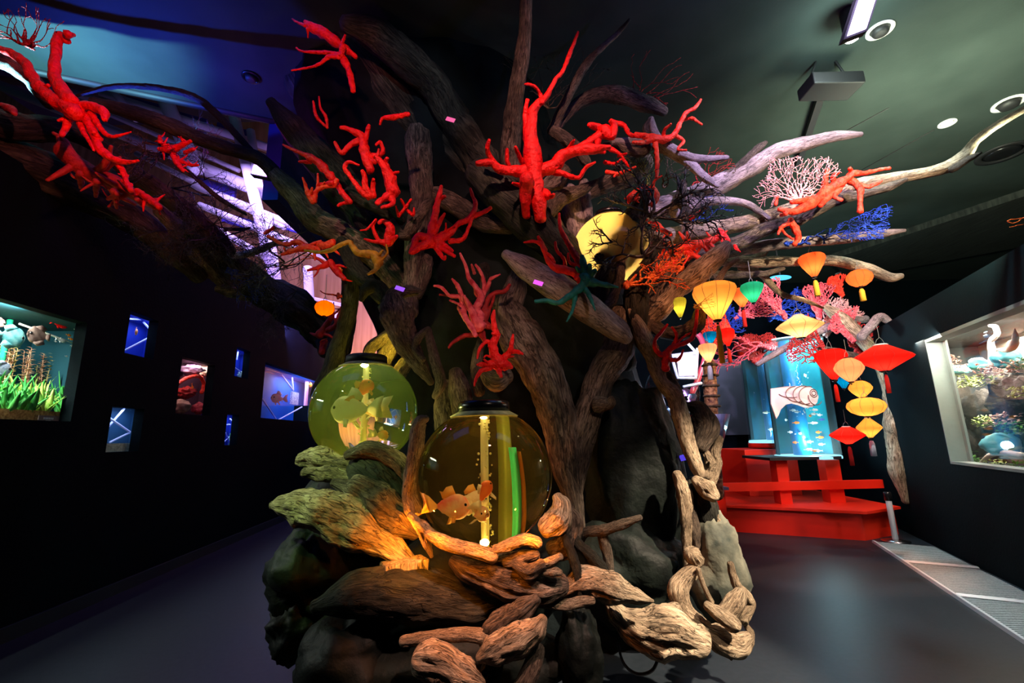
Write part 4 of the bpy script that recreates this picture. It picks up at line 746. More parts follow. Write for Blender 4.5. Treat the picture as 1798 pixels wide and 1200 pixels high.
BR = [
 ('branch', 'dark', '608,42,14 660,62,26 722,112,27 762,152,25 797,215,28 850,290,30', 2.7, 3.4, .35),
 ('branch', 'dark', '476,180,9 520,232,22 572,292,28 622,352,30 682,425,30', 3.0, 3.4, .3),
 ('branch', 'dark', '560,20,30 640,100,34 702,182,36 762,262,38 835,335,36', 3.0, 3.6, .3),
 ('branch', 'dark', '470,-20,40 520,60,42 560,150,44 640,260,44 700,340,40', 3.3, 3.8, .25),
 ('branch', 'drift', '484,306,12 516,342,17 557,387,20 617,421,20 662,454,19 707,510,17', 3.2, 3.35, .3),
 ('branch', 'drift', '924,-30,11 922,50,11 915,110,13 905,170,14 900,222,17 896,275,17 900,335,15', 2.5, 3.5, .16),
 ('branch', 'drift', '1105,35,2.5 1085,58,4 1050,90,5 1028,115,7 1005,155,7 985,195,8 970,232,9', 2.7, 3.3, .25),
 ('branch', 'drift', '968,228,8 990,243,11 1010,260,11 1030,285,9', 3.25, 3.3, .3),
 ('branch', 'drift', '1166,196,8 1130,181,13 1085,166,14 1045,168,12 1010,186,10 975,222,10', 3.1, 3.3, .2),
 ('branch', 'drift', '1143,211,5 1134,226,6 1139,245,7 1131,266,8 1110,266,8 1085,254,8 1062,258,8', 3.05, 3.15, .12),
 ('branch', 'mauve', '1143,209,5 1153,240,7 1180,262,8 1213,277,7 1243,279,6 1277,277,4', 3.05, 3.0, .15),
 ('branch', 'mauve', '1078,250,7 1140,252,8 1185,272,8 1214,290,8 1235,310,7 1260,328,3', 3.12, 3.0, .2),
 ('branch', 'mauve', '1512,236,4 1460,241,9 1400,256,12 1362,267,13 1330,288,15 1290,310,16 1240,337,18 1190,356,20 1130,372,18', 3.2, 3.4, .18),
 ('branch', 'drift', '1345,250,3 1330,262,6 1300,292,8 1270,314,8', 3.26, 3.3, .3),
 ('branch', 'pale', '1825,178,5 1760,214,6 1716,245,7 1696,270,9 1670,290,11 1630,303,9 1560,315,10 1500,326,10 1445,350,13 1400,366,13 1350,380,12 1290,396,13 1200,411,15 1130,425,15', 2.9, 3.4, .15),
 ('branch', 'drift', '1722,268,2 1700,280,5 1672,298,6', 2.93, 2.96, .3),
 ('branch', 'drift', '1590,316,4 1555,330,7 1512,341,8 1460,354,10 1400,386,11 1340,404,11 1300,425,12 1240,441,11 1190,450,11 1130,462,11', 3.05, 3.4, .25),
 ('branch', 'mauve', '1588,405,3 1545,411,7 1480,419,9 1420,424,9 1350,431,10 1270,445,10 1190,460,10', 3.3, 3.5, .15),
 ('branch', 'pale', '1582,485,5 1562,487,8 1522,472,9 1470,459,9 1420,459,8 1330,460,10 1260,458,9', 3.6, 3.6, .12),
 ('branch', 'pale', '1345,442,4 1330,452,7 1310,462,8', 3.58, 3.6, .3),
 ('branch', 'drift', '1376,472,3 1340,481,5 1300,483,6 1250,481,7 1180,470,9', 3.5, 3.5, .3),
 ('branch', 'pale', '1300,470,5 1335,481,6 1370,515,5 1410,527,4 1445,541,2', 3.7, 4.1, .15),
 ('branch', 'mauve', '1350,384,4 1312,359,6 1270,353,7 1228,358,8 1185,378,9', 3.2, 3.35, .15),
 ('branch', 'pale', '1277,430,8 1254,455,16 1222,482,18 1190,507,15 1160,542,16 1128,565,14', 2.95, 3.2, .4),
 ('branch', 'pale', '1296,455,3 1276,470,4 1262,490,5 1250,505,7', 2.9, 3.0, .4),
 ('branch', 'drift', '1230,545,8 1223,570,12 1196,585,12 1168,584,10 1140,570,12', 3.05, 3.2, .35),
 ('root', 'pale', '1108,546,7 1130,592,14 1150,634,15 1160,668,11 1184,696,14 1195,730,15 1208,778,13 1220,812,12 1229,835,9', 3.05, 2.85, .18),
 ('branch', 'drift', '1118,590,12 1160,645,10 1186,681,8 1202,713,4', 3.12, 3.05, .3),
 ('branch', 'mauve', '888,447,9 930,475,21 980,506,25 1030,541,25 1080,577,20 1100,594,12', 2.85, 2.95, .08),
 ('branch', 'dark', '840,305,26 885,345,32 935,392,32 985,440,29 1032,492,22 1052,525,13', 3.15, 3.1, .22),
 ('root', 'drift', '912,470,10 902,513,20 891,540,25 900,570,32 922,604,36 942,635,33 962,678,33 976,722,30 985,770,26 992,822,22 1005,870,16 1018,925,9', 3.15, 2.9, .25),
 ('root', 'drift', '1096,560,30 1082,620,26 1056,660,25 1042,702,23 1026,750,24 1015,800,20 1010,850,14 1009,905,7', 3.2, 2.95, .3),
 ('knot', 'drift', '1050,712,14 1070,708,10 1074,700,5', 2.95, 2.9, .3),
 ('root', 'drift', '692,528,18 698,552,27 702,580,24 714,606,19 736,640,12 757,672,6', 2.85, 2.8, .4),
 ('root', 'drift', '753,579,6 736,592,7 729,612,6 742,632,6', 2.75, 2.75, .2),
 ('root', 'drift', '751,579,6 758,610,8 766,641,9 774,672,9 764,697,6', 2.75, 2.75, .2),
 ('branch', 'dark', '634,527,4 645,508,10 665,504,10 681,530,11 695,560,9', 2.95, 2.9, .25),
 ('branch', 'drift', '735,512,6 715,512,9 690,520,12 680,545,14', 2.9, 2.9, .4),
 ('root', 'drift', '708,570,8 668,598,10 648,616,10 645,655,7', 3.3, 3.35, .15),
 ('root', 'drift', '712,580,10 682,618,15 670,655,11', 3.35, 3.4, .15),
 ('root', 'drift', '736,618,8 712,640,12 695,665,12 682,690,8', 3.2, 3.3, .3),
 ('root', 'drift', '735,240,24 738,300,20 742,350,18 735,400,20 726,450,16 722,500,12 722,550,12', 3.3, 3.2, .25),
 ('root', 'drift', '758,352,4 745,366,9 729,391,10 714,413,9 700,407,6 690,388,5', 2.95, 3.0, .35),
 ('branch', 'dark', '612,340,10 650,356,13 682,371,11 705,388,8', 3.05, 3.1, .5),
 ('branch', 'drift', '765,342,14 810,366,17 850,391,15 895,402,10', 3.3, 3.25, .2),
 ('root', 'dark', '600,425,10 625,470,14 660,510,14 700,540,14', 3.2, 3.1, .3),
 ('root', 'dark', '612,475,13 615,520,14 608,570,14 592,630,18 570,700,24', 3.4, 3.5, .2),
 ('root', 'drift', '745,460,16 740,490,13 735,520,7', 3.3, 3.2, .3),
 ('root', 'drift', '850,468,9 852,495,9 850,520,8', 3.2, 3.2, .3),
 ('root', 'drift', '800,655,12 808,690,19 815,730,18', 2.95, 2.9, .2),
 ('root', 'drift', '845,600,8 838,630,9 836,660,10 842,690,9', 3.0, 2.95, .2),
 ('knot', 'drift', '855,655,14 872,665,22 890,660,14', 2.85, 2.85, .4),
 ('root', 'drift', '780,680,16 785,720,22 790,770,24', 3.1, 3.0, .2),
 ('root', 'drift', '960,365,12 975,400,15 988,440,13', 3.2, 3.2, .2),
 ('root', 'mauve', '998,335,14 1008,380,18 1020,430,14', 3.3, 3.25, .2),
 ('root', 'mauve', '1025,320,8 1028,360,11 1034,400,8', 3.28, 3.25, .2),
 ('branch', 'drift', '1048,317,3 1022,334,10 992,345,14 975,358,14 968,375,8', 3.1, 3.1, .15),
 ('branch', 'drift', '1128,285,20 1098,308,20 1060,325,14 1020,350,8', 3.35, 3.3, .25),
 ('branch', 'drift', '990,300,12 975,318,14 955,330,9', 3.2, 3.2, .6),
 ('branch', 'dark', '1130,345,12 1104,410,17 1066,478,15 1050,540,10', 3.0, 3.0, .4),
 ('branch', 'dark', '1150,425,14 1120,480,18 1118,540,18 1120,590,14', 3.05, 3.1, .5),
 ('branch', 'dark', '1050,455,8 1080,440,11 1110,430,8', 2.95, 2.95, .4),
 ('branch', 'drift', '1080,420,6 1090,470,7 1078,520,7 1060,545,8', 2.93, 2.95, .5),
 ('branch', 'drift', '1200,320,6 1195,350,7 1205,380,6 1198,420,5', 3.15, 3.2, .5),
 ('branch', 'drift', '1170,480,14 1145,530,15 1128,580,14', 3.15, 3.2, .3),
 ('root', 'dark', '1060,560,20 1090,600,18 1100,640,16', 3.4, 3.35, .3),
 # upper left limbs reaching over the wall
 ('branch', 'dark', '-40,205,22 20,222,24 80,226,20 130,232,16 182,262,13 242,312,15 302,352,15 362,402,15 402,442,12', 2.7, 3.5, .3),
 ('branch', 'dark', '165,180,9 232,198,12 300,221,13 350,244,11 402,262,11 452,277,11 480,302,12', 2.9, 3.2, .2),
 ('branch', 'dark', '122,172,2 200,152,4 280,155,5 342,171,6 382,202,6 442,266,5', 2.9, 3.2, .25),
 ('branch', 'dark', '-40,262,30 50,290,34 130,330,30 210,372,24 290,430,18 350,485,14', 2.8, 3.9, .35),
 ('branch', 'drift', '330,300,3 382,346,4 432,377,2', 3.1, 3.2, .2),
 ('branch', 'drift', '-30,100,14 10,110,12 50,135,13 90,180,12', 2.7, 2.8, .3),
 ('branch', 'drift', '280,370,10 330,420,15 372,470,15 400,505,11', 3.4, 4.2, .4),
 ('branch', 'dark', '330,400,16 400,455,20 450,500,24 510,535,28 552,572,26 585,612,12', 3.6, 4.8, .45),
 ('branch', 'drift', '382,508,6 410,515,9 440,522,7', 4.0, 4.1, .4),
 ('branch', 'mauve', '388,450,6 432,446,6 460,437,6 492,424,4', 3.8, 3.6, .15),
 ('root', 'dark', '560,600,6 572,620,9 583,600,7 592,565,8', 4.4, 4.4, .4),
]
for nm, m, s, d0, d1, rg in BR: limb(nm, m, s, d0, d1, 30, rg*1.15)
# fine dark twigs woven between the limbs
def twiglets(mb, p, d, L, r, lev, rr, spread=.6, grav=0.0, n=3):
    pts = [p]; q = p; dd = d.normalized()
    for i in range(4):
        dd = (dd + Vector((rr.gauss(0, 1), rr.gauss(0, 1), rr.gauss(0, 1)))*.22 + Vector((0, 0, grav))).normalized(); q = q + dd*L/4; pts.append(q)
        if lev and i >= 1:
            for _ in range(1 if rr.random() < .75 else 2):
                nd = (dd + Vector((rr.gauss(0, 1), rr.gauss(0, 1)*.5, rr.gauss(0, 1)))*spread).normalized(); twiglets(mb, q, nd, L*rr.uniform(.5, .75), r*.62, lev-1, rr, spread, grav, n)
    tube(mb, pts, [r*(1-.15*i) for i in range(5)], n, smooth=False, cap=0)
def bush(name, m, px, py, d, ang, L, r, lev, label, seed, k=3, spread=.6, cat='coral', width=.9, grp=None, parent=None):
    rr = random.Random(seed); p = P(px, py, d); mb = MB(); Lm = R(L, p)
    for i in range(k):
        a = math.radians(ang + (i-(k-1)/2)*width*50/max(k-1, 1)*2*.5 if k > 1 else ang); dv = Vector((math.cos(a), rr.uniform(-.3, .2), math.sin(a)))
        twiglets(mb, p, dv, Lm*rr.uniform(.8, 1.1), R(r, p), lev, rr, spread)
    o = build(name, mb, m, parent)
    return tag(o, label, cat, grp) if not parent else o
for i, (px, py, d, ang, L, r, lev, k) in enumerate(((300, 330, 3.3, -30, 70, 1.6, 4, 4), (360, 380, 3.4, -60, 70, 1.6, 4, 4), (440, 400, 3.5, 200, 80, 1.8, 4, 4), (250, 250, 3.2, -20, 60, 1.6, 4, 3), (560, 430, 3.3, 190, 90, 1.8, 4, 5), (500, 460, 3.5, 160, 60, 1.6, 4, 3), (520, 510, 3.6, 200, 60, 1.4, 4, 3))):
    bush('twig_spray', 'twig' if i % 2 else 'black', px, py, d, ang, L, r, lev, None, 200+i, k, parent=tree)
# ------------------------------------------------------------------ corals
CG = 'corals on the driftwood tree'
def coral(m, arms, d0, label, d1=None, name='branch_coral', wob=.5, side=0, seed=0, grp=None, n=10):
    mb = MB(); rr = random.Random(seed+7)
    for s in arms:
        dd = d0
        pts, rad = path(s, dd, d1 if d1 else dd - .06); rad = [r*.98 for r in rad]
        tube(mb, pts, rad, n, rough=.5, seed=seed+len(mb.v) % 17, cap=.7)
        if side:
            for i in range(1, len(pts)):
                for _ in range(side):
                    t = rr.random(); p = pts[i-1].lerp(pts[i], t); r = rad[i-1]*(1-t)+rad[i]*t; L = max(r*rr.uniform(3, 6), .03)
                    dv = Vector((rr.gauss(0, 1), rr.gauss(0, .5), rr.gauss(0, 1))).normalized(); q1 = p + dv*L*.5; q2 = q1 + (dv + Vector((rr.gauss(0, .5), 0, rr.gauss(0, .5)))).normalized()*L*.5
                    tube(mb, [p, q1, q2], [r*.55, r*.42, r*.22], 6, cap=.7)
    return tag(build(name, mb, m), label, 'coral', grp)
coral('red', ['950,385,10 945,350,13 938,310,16 935,270,16 932,235,12 935,200,9 944,183,8 952,178,6', '925,380,7 922,345,10 926,310,13', '945,300,15 972,292,12 985,275,11 1010,264,10 1040,262,9 1070,258,5', '944,300,14 915,300,10 880,298,8 862,286,7 838,287,5', '880,298,6 862,278,5 856,262,5 859,246,3', '935,262,9 926,245,8 924,225,6 922,200,4 926,176,4', '990,275,8 1002,256,4 1008,246,2', '925,306,8 900,298,5 891,285,4 890,262,3', '920,290,5 912,275,4 905,258,3', '965,298,9 990,305,5 1015,312,4 1028,295,4 1045,285,2', '955,340,10 968,345,5 972,342,3', '930,330,9 910,325,4 900,322,2', '952,178,7 960,168,5 975,140,4 988,125,4 1000,95,4 1010,70,3 1015,56,2', '952,175,5 945,160,3 935,150,3 922,148,2'], 2.95, 'largest bright red coral in the upper middle of the tree with a tall straight spike', 2.8, side=0, seed=1)
coral('red', ['1010,262,5 1050,240,8 1062,232,12 1075,240,7 1078,220,6 1072,212,4', '1062,232,9 1045,222,6 1035,220,5', '1050,240,7 1050,262,5 1062,268,3', '1078,216,5 1095,220,4 1105,235,4 1120,240,3 1132,238,3', '1072,262,5 1088,270,3 1098,285,3 1105,292,2', '1085,275,3 1100,270,2', '1062,285,4 1080,288,3 1090,280,2'], 3.0, 'red coral of tangled loops right of the largest red coral', 2.9, seed=2)
coral('scarlet', ['1115,235,3 1148,243,8 1168,245,7 1185,235,5 1195,215,4 1205,198,4 1220,190,3 1231,175,2', '1200,210,3 1215,208,3 1225,214,2 1232,219,2', '1165,243,5 1167,228,3 1178,218,2', '1185,238,4 1200,248,3 1190,262,2 1205,264,2', '1148,243,6 1130,250,4 1112,250,3', '1150,246,6 1152,262,4 1154,285,4 1153,312,3'], 3.0, 'orange red coral reaching up right beneath the arched branch', 2.9, seed=3)
coral('scarlet', ['1065,302,4 1085,305,4 1100,300,3 1116,293,2', '1085,305,3 1078,310,2'], 2.95, 'small orange coral twig over the brown log right of the red coral', seed=4)
coral('red', ['535,38,3 548,48,8 568,58,9 585,70,9 602,82,7 625,100,4', '602,82,6 600,95,5 606,110,7 614,130,6 620,160,5', '600,98,5 580,93,4 555,92,3 530,90,2 520,84,1.5', '598,100,4 578,100,4 562,112,3 545,118,2 512,124,1.5', '600,78,3 606,62,2', '535,45,3 520,38,2 513,33,1', '540,50,3 541,66,1.5'], 2.55, 'red coral highest on the tree, hanging at the top left of the trunk', 2.6, seed=5)
coral('red', ['667,219,2 672,208,3 690,206,5 718,201,4'], 2.7, 'tiny red coral twig below the topmost red coral', seed=6)
coral('red', ['650,300,8 640,265,9 635,240,7 622,232,6 608,225,4 598,224,3', '635,245,6 615,255,5 600,268,4 588,250,3', '640,250,6 645,232,4 648,220,3', '645,270,6 658,285,4 665,262,2', '655,275,6 672,268,4 668,250,3 660,255,2', '575,225,2 572,205,3 563,190,2 560,170,1.5', '575,225,2 556,205,3 550,178,2'], 2.85, 'red coral with drooping arms on the upper left of the trunk', 2.8, seed=7)
coral('red', ['690,340,12 683,310,10 672,290,6 660,275,4', '680,300,7 678,285,4 680,278,3', '695,338,8 692,322,5 694,310,3', '688,342,9 672,350,6 662,358,4', '685,345,8 690,358,4 670,365,3', '683,308,5 700,302,2'], 2.75, 'stout red coral with a broad base left of the vertical root', seed=8)
coral('red', ['648,346,6 632,334,5 615,310,4 605,295,4 612,285,3 630,290,2', '650,345,7 642,330,6 640,310,4 636,300,3', '655,345,6 655,325,4 656,315,3'], 2.8, 'forked red coral just left of the stout red coral', seed=9)
coral('red', ['585,315,7 570,298,8 558,285,7 545,278,7 535,272,4 512,262,3 497,254,1.5', '590,320,5 602,340,5 616,355,4', '545,285,4 525,284,2', '560,325,4 585,322,5', '615,355,4 600,358,3 593,362,2'], 2.95, 'long thin red coral reaching left over the leftmost trunk log', seed=10)
coral('scarlet', ['551,354,6 541,340,5 536,325,3 531,312,1.5', '551,354,5 556,335,4 570,328,4 585,325,5 592,316,4', '556,338,3 558,320,2 558,305,1.5', '545,345,4 548,330,2', '562,332,3 570,320,1.5'], 2.95, 'small spiky orange red coral low on the leftmost trunk log', seed=11)
coral('red', ['680,428,8 686,405,9 682,395,6 672,388,4 665,392,3', '680,428,7 665,422,4 655,400,3 660,386,2 645,402,2 633,405,1.5', '685,425,6 697,415,3', '675,425,5 655,424,3 640,420,2'], 2.85, 'red coral on the trunk left of the star shaped one', seed=12)
coral('red', ['700,380,3 712,365,3 722,350,2', '712,365,3 704,350,2', '712,365,3 725,378,3 727,365,1.5', '700,380,3 695,362,1.5'], 2.9, 'small wiry red coral between two trunk logs', seed=13)
coral('red', ['757,423,12 745,418,8 733,417,6 722,444,5', '757,425,11 740,432,8 724,443,5', '755,420,9 762,385,6 770,350,5 775,327,3', '768,352,5 781,345,3', '760,415,6 772,390,4 781,375,2', '765,425,9 790,410,6 803,395,5 825,383,5 835,360,4 830,345,3 826,331,2', '825,383,5 845,375,4 862,365,3', '790,424,5 812,420,4 823,400,3 829,382,3', '768,415,4 790,402,2 798,398,1.5', '770,432,7 785,442,4 798,450,3', '765,432,6 772,445,4 780,455,3 782,450,2', '775,428,6 790,437,3 795,441,2', '770,415,4 782,405,2 783,392,1.5'], 2.65, 'bright red star shaped coral in the middle of the trunk', 2.6, seed=14)
coral('rose', ['842,575,12 830,550,7 822,535,4 815,520,3', '842,560,11 838,540,7 845,522,6 836,505,5 824,490,4 818,468,3 808,445,2', '840,520,5 832,500,4 826,490,2', '848,520,5 850,500,4 845,480,3 835,465,2', '833,480,3 828,465,2', '845,522,5 858,500,4 862,490,3 878,482,1.5', '830,550,5 818,535,3 805,505,4 794,490,2', '810,540,8 815,555,6 828,575,5 835,590,4', '812,540,5 808,522,4 790,520,3 775,505,3 762,502,2', '790,528,2 808,535,2'], 2.75, 'rose pink coral with tall arms above the lowest red coral', 2.65, seed=15)
coral('maroon', ['840,570,15 850,555,10 855,530,5 868,515,4 885,512,4 895,500,3', '835,560,10 818,525,3 800,520,3 772,518,2', '840,580,9 832,588,5 815,590,4 795,602,3 788,611,2', '850,570,9 862,575,5 866,572,3', '855,550,6 862,538,3 868,520,2', '845,585,7 852,600,4'], 2.8, 'dark red coral tangled behind the rose pink coral', 2.75, seed=16)
coral('red', ['880,640,13 870,625,9 866,605,7 872,590,6 868,575,5 866,555,4 868,545,2', '868,590,4 875,588,4 865,586,3', '866,610,5 855,600,4 843,612,3 838,630,1.5', '866,620,4 858,608,2', '880,632,8 895,618,5 898,605,4 901,588,2', '895,618,5 908,618,4 918,622,2', '885,640,10 898,645,4', '870,640,9 850,640,5 838,641,2', '862,645,6 845,652,4 836,665,3 833,678,1.5', '875,648,6 880,662,3', '862,642,5 850,632,2', '870,630,4 855,625,2 850,628,1.5', '890,628,3 902,626,1.5'], 2.6, 'lowest red coral on the trunk, on a round knot above the front bowl', 2.55, seed=17)
coral('red', ['1022,490,6 1005,478,7 990,474,8 975,470,7 964,460,5 955,440,4 948,428,4 935,424,3 920,426,1.5', '958,440,4 950,425,4 945,416,3', '965,462,5 972,462,4 968,452,3 958,442,2', '1020,500,3 1012,488,5'], 2.75, 'red coral lying along the pale diagonal log', 2.7, seed=18)
coral('red', ['1020,470,6 1012,452,6 1000,432,5 988,410,4 983,395,3 982,375,2', '1020,470,5 1000,460,3 998,445,2', '992,470,4 990,455,3 978,440,3 975,425,2'], 2.85, 'thin upright red coral above the diagonal log', 2.8, seed=19)
coral('teal', ['1028,490,14 1020,505,8 1000,520,6 980,532,5 960,528,4 940,530,3', '1028,490,12 1025,470,7 1022,450,4', '1032,495,10 1060,500,5 1085,505,2', '1030,490,9 1035,465,4', '1010,520,5 1005,545,3 995,565,1.5', '1025,505,6 1035,520,4 1045,545,1.5', '1035,485,8 1045,475,4', '1020,480,6 1012,470,3'], 2.75, 'dark teal green coral clinging to the diagonal log', 2.7, seed=20)
coral('ochre', ['665,462,9 655,448,8 630,445,6 618,432,5 614,425,4 598,430,4 580,440,4 560,443,3 535,440,2', '665,462,7 658,475,4 646,482,2', '668,458,4 680,445,2 678,430,1.5', '660,455,5 672,440,2'], 2.85, 'ochre yellow wavy coral on the left of the trunk', 2.8, seed=21)
coral('scarlet', ['560,440,6 540,435,7 515,440,5 495,447,3', '540,435,6 520,425,5 500,430,3 470,415,3', '560,430,7 575,432,8 585,425,6', '480,400,3 465,410,3'], 3.2, 'orange red coral low on the left before the violet hall', side=1, seed=22)
coral('red', ['580,460,6 590,475,6 605,490,4', '575,465,6 560,470,4 540,475,2'], 3.2, 'small red coral above the hanging round orange lantern', side=1, seed=23)
coral('maroon', ['560,590,7 580,560,5 585,545,3', '575,580,6 590,570,4 600,540,3', '570,600,6 565,620,5'], 4.2, 'dark crimson coral on the end of the low wall limb below the lantern', side=2, seed=24)
# upper left coral group
coral('red', ['118,72,6 104,62,8 99,80,8 97,105,8 95,130,9 108,158,11 125,178,12', '130,62,3 118,60,7', '-10,82,5 22,95,7 45,112,8 60,140,9 80,165,10 110,185,12 135,200,14', '135,200,12 150,185,8 180,195,8 184,210,5', '125,200,9 115,225,5 108,238,4', '150,205,9 160,225,7 170,250,6 178,265,8 200,280,6 225,285,4 243,282,2', '175,245,5 165,232,4', '200,280,5 215,300,5 222,320,4 230,335,5', '140,215,6 148,235,4 158,250,3 165,265,2', '130,205,7 112,210,4 102,212,2', '160,200,6 182,232,4 200,240,3 230,232,1.5', '75,158,5 85,150,3'], 2.6, 'large red coral at the far upper left with one bare upright arm', 2.55, seed=30)
coral('maroon', ['110,262,14 150,300,14 200,320,12 235,342,9 275,362,7', '170,318,6 168,345,3', '200,335,6 205,365,3', '140,305,6 142,330,3', '205,340,5 190,350,3', '240,350,4 250,360,3'], 2.8, 'dark red coral cluster low on the far left limb', 2.95, side=3, seed=31)
coral('red', ['280,262,4 300,262,6 320,255,5 335,248,3', '300,262,5 310,285,5 322,300,3', '310,280,4 335,290,3 348,290,2', '325,268,4 340,262,3', '280,240,3 282,250,4'], 3.0, 'small red coral on the dark limb left of the magenta floodlight', side=2, seed=32)
coral('maroon', ['0,185,5 18,192,8 25,200,4'], 2.6, 'dark red coral stub at the very left edge', seed=33)
coral('red', ['240,335,5 262,350,6 280,365,5', '230,325,4 215,318,4'], 2.9, 'red coral tip at the end of the low left limb', side=3, seed=34)
# corals on the right limbs
coral('scarlet', ['1440,345,9 1460,330,9 1475,322,8 1490,312,6 1496,305,6 1520,304,4 1545,298,3 1562,296,3', '1450,340,9 1448,320,5 1453,298,3', '1470,325,6 1462,312,4 1472,303,3', '1490,315,6 1510,330,6 1510,350,4 1510,372,5', '1492,318,5 1520,328,4 1535,325,3 1548,318,2', '1475,330,6 1465,345,4 1478,352,3', '1496,305,4 1492,296,3', '1440,350,10 1420,360,9 1400,370,7 1385,372,5 1368,368,4', '1430,350,6 1410,352,5 1390,355,4', '1372,378,3 1380,375,4', '1365,345,2 1362,360,3', '1470,335,6 1450,350,5 1440,362,4'], 2.95, 'orange red coral sprawling along the longest bare branch at right', seed=40)
coral('scarlet', ['1388,385,4 1395,400,6 1402,415,5 1395,430,4', '1385,392,4 1372,400,3 1366,412,2', '1370,400,3 1380,412,2 1392,420,2'], 3.05, 'small orange coral dangling from the lower right branch', seed=41)
coral('red', ['1262,405,5 1272,415,5 1280,425,3', '1265,408,4 1268,425,2', '1290,432,3 1296,440,2'], 3.2, 'small red coral hanging between two right hand branches', side=2, seed=42)
coral('red', ['1212,385,3 1225,375,3 1238,366,2', '1210,390,2 1213,380,3'], 3.1, 'short red coral twig above the right branches', seed=43)
coral('scarlet', ['1140,340,6 1130,330,6 1110,345,7 1105,355,4', '1145,330,6 1152,345,6 1145,360,5', '1130,345,4 1118,350,3', '1150,395,7 1165,405,5 1178,412,4'], 3.0, 'orange red coral lumps beside the black coral bush', side=1, seed=44)
coral('scarlet', ['1180,440,8 1210,432,8 1240,425,7 1265,418,4', '1190,450,7 1170,470,6 1150,490,4', '1200,440,6 1220,450,5 1245,460,4', '1170,450,6 1160,430,4'], 3.15, 'orange coral mass where the right branches meet the trunk', side=3, seed=45)
coral('red', ['1168,648,8 1170,625,7 1178,612,5 1195,605,4 1215,595,4 1222,570,3 1224,545,3', '1168,628,5 1152,615,4 1150,598,3 1160,585,3 1172,570,2', '1175,620,4 1188,592,3 1180,575,2', '1170,630,5 1190,632,3 1200,615,2', '1178,612,3 1200,592,2 1212,585,1.5'], 2.95, 'red coral below the lime lantern with long curling arms', 2.9, seed=46)
# ------------------------------------------------------------------ sea fans
def fan(m, px, py, d, ang, rad, label, seed, half=75, density=1.0, r0=1.5, name='sea_fan', curl=0, n=3, depthk=.22, step=.085):
    rr = random.Random(seed); p0 = P(px, py, d); Rm = R(rad, p0); r_ = R(r0, p0); mb = MB(); occ = {}; cs = step*.55
    A = math.radians(ang); H_ = math.radians(half); k0 = max(4, int(half/8))
    f = lambda X, Y: p0 + Vector((X*Rm, -depthk*Rm*math.hypot(X, Y)**1.5 + .05*Rm*math.sin(X*5+Y*3), Y*Rm))
    cur = [(0.0, 0.0, A + H_*(2*i/(k0-1)-1)*.9, i) for i in range(k0)]; g = 0
    while cur and g < 60:
        nx_ = []; g += 1
        for (x, y, a, b) in cur:
            rad_ = math.atan2(y, x) if g > 1 else a
            df = (rad_ - a + PI) % (2*PI) - PI
            a2 = a + .10*df + rr.gauss(0, .28); x2, y2 = x + math.cos(a2)*step, y + math.sin(a2)*step; q = math.hypot(x2, y2)
            th = (math.atan2(y2, x2) - A + PI) % (2*PI) - PI
            if q > .86 + .16*noise.noise(Vector((th*2.5, seed, 0))) + .06*rr.random() or (abs(th) > H_ and g > 2): continue
            key = (int(x2/cs), int(y2/cs))
            if g > 2 and occ.get(key, b) != b: 
                if rr.random() < .8: continue
            occ[key] = b
            ra = r_*max(1.7*max(1-q, 0)**2, .34); tube(mb, [f(x, y), f(x2, y2)], [ra, ra*.94], n, smooth=False, cap=0)
            nx_.append((x2, y2, a2, b))
            if rr.random() < .34*density: b2 = len(mb.v)+1; nx_.append((x2, y2, a2 + rr.choice((-1, 1))*rr.uniform(.5, 1.0), b2))
        rr.shuffle(nx_); cur = nx_[:500]
    return tag(build(name, mb, m), label, 'sea fan')
fan('pink', 1405, 358, 2.95, 112, 95, 'pale pink lacy sea fan standing on the long branch at right', 1, half=78, r0=1.7, step=.048, density=1.5)
fan('maroon', 42, 78, 2.55, 95, 78, 'dark red lacy sea fan at the top left corner', 2, half=85, r0=2.0, step=.08, density=.6)
fan('maroon', 45, 80, 2.6, 0, 100, 'small dark red sea fan spreading right behind the upright coral arm', 3, half=28, r0=1.8, step=.07, density=.6)
fan('maroon', 1215, 330, 3.35, 45, 85, 'dark red fine sea fan behind the thick violet branch', 4, half=35, r0=1.5, step=.05)
fan('blue', 1378, 428, 3.3, 7, 175, 'deep blue feathery sea fan on top of the grey branch', 5, half=11, r0=2.0, step=.022, density=1.8)
fan('blue', 1200, 398, 3.35, 25, 90, 'dark blue sea fan behind the right branches', 6, half=30, r0=1.6, step=.05)
fan('moss', 1130, 348, 3.2, 88, 105, 'mossy yellow green sea fan in the upper right of the tree', 7, half=26, r0=1.8, step=.045)
fan('twig', 1165, 330, 3.25, 60, 75, 'brown lacy sea fan right of the mossy green one', 8, half=35, r0=1.4, step=.06)
fan('maroon', 1110, 180, 3.3, 40, 120, 'faint rust coloured sea fan above the arched branch', 9, half=50, r0=1.2, step=.06, density=.7)
fan('twig', 870, 200, 3.4, 100, 190, 'huge faint brown sea fan spread behind the tall vertical branch', 10, half=60, r0=1.3, step=.05, density=.7)
fan('twig', 960, 190, 3.3, 80, 130, 'faint brown sea fan right of the tall vertical branch', 11, half=60, r0=1.1, step=.06, density=.7)
fan('orange', 1095, 500, 2.9, 15, 120, 'thick orange gorgonian spreading right from the trunk', 12, half=26, r0=2.8, step=.045, density=1.2)
fan('orange', 1200, 470, 2.95, 200, 90, 'orange gorgonian sweeping left toward the trunk', 13, half=24, r0=2.4, step=.05, density=1.2)
fan('ochre', 1218, 540, 2.85, 0, 40, 'small golden gorgonian before the largest yellow lantern', 14, half=40, r0=1.4, step=.10)
fan('orange', 600, 475, 3.3, 165, 130, 'brownish orange sea fan pointing left over the round orange lantern', 15, half=15, r0=2, step=.05)
fan('maroon', 600, 520, 3.3, 178, 90, 'rust sea fan just above the round orange lantern', 16, half=15, r0=1.8, step=.05)
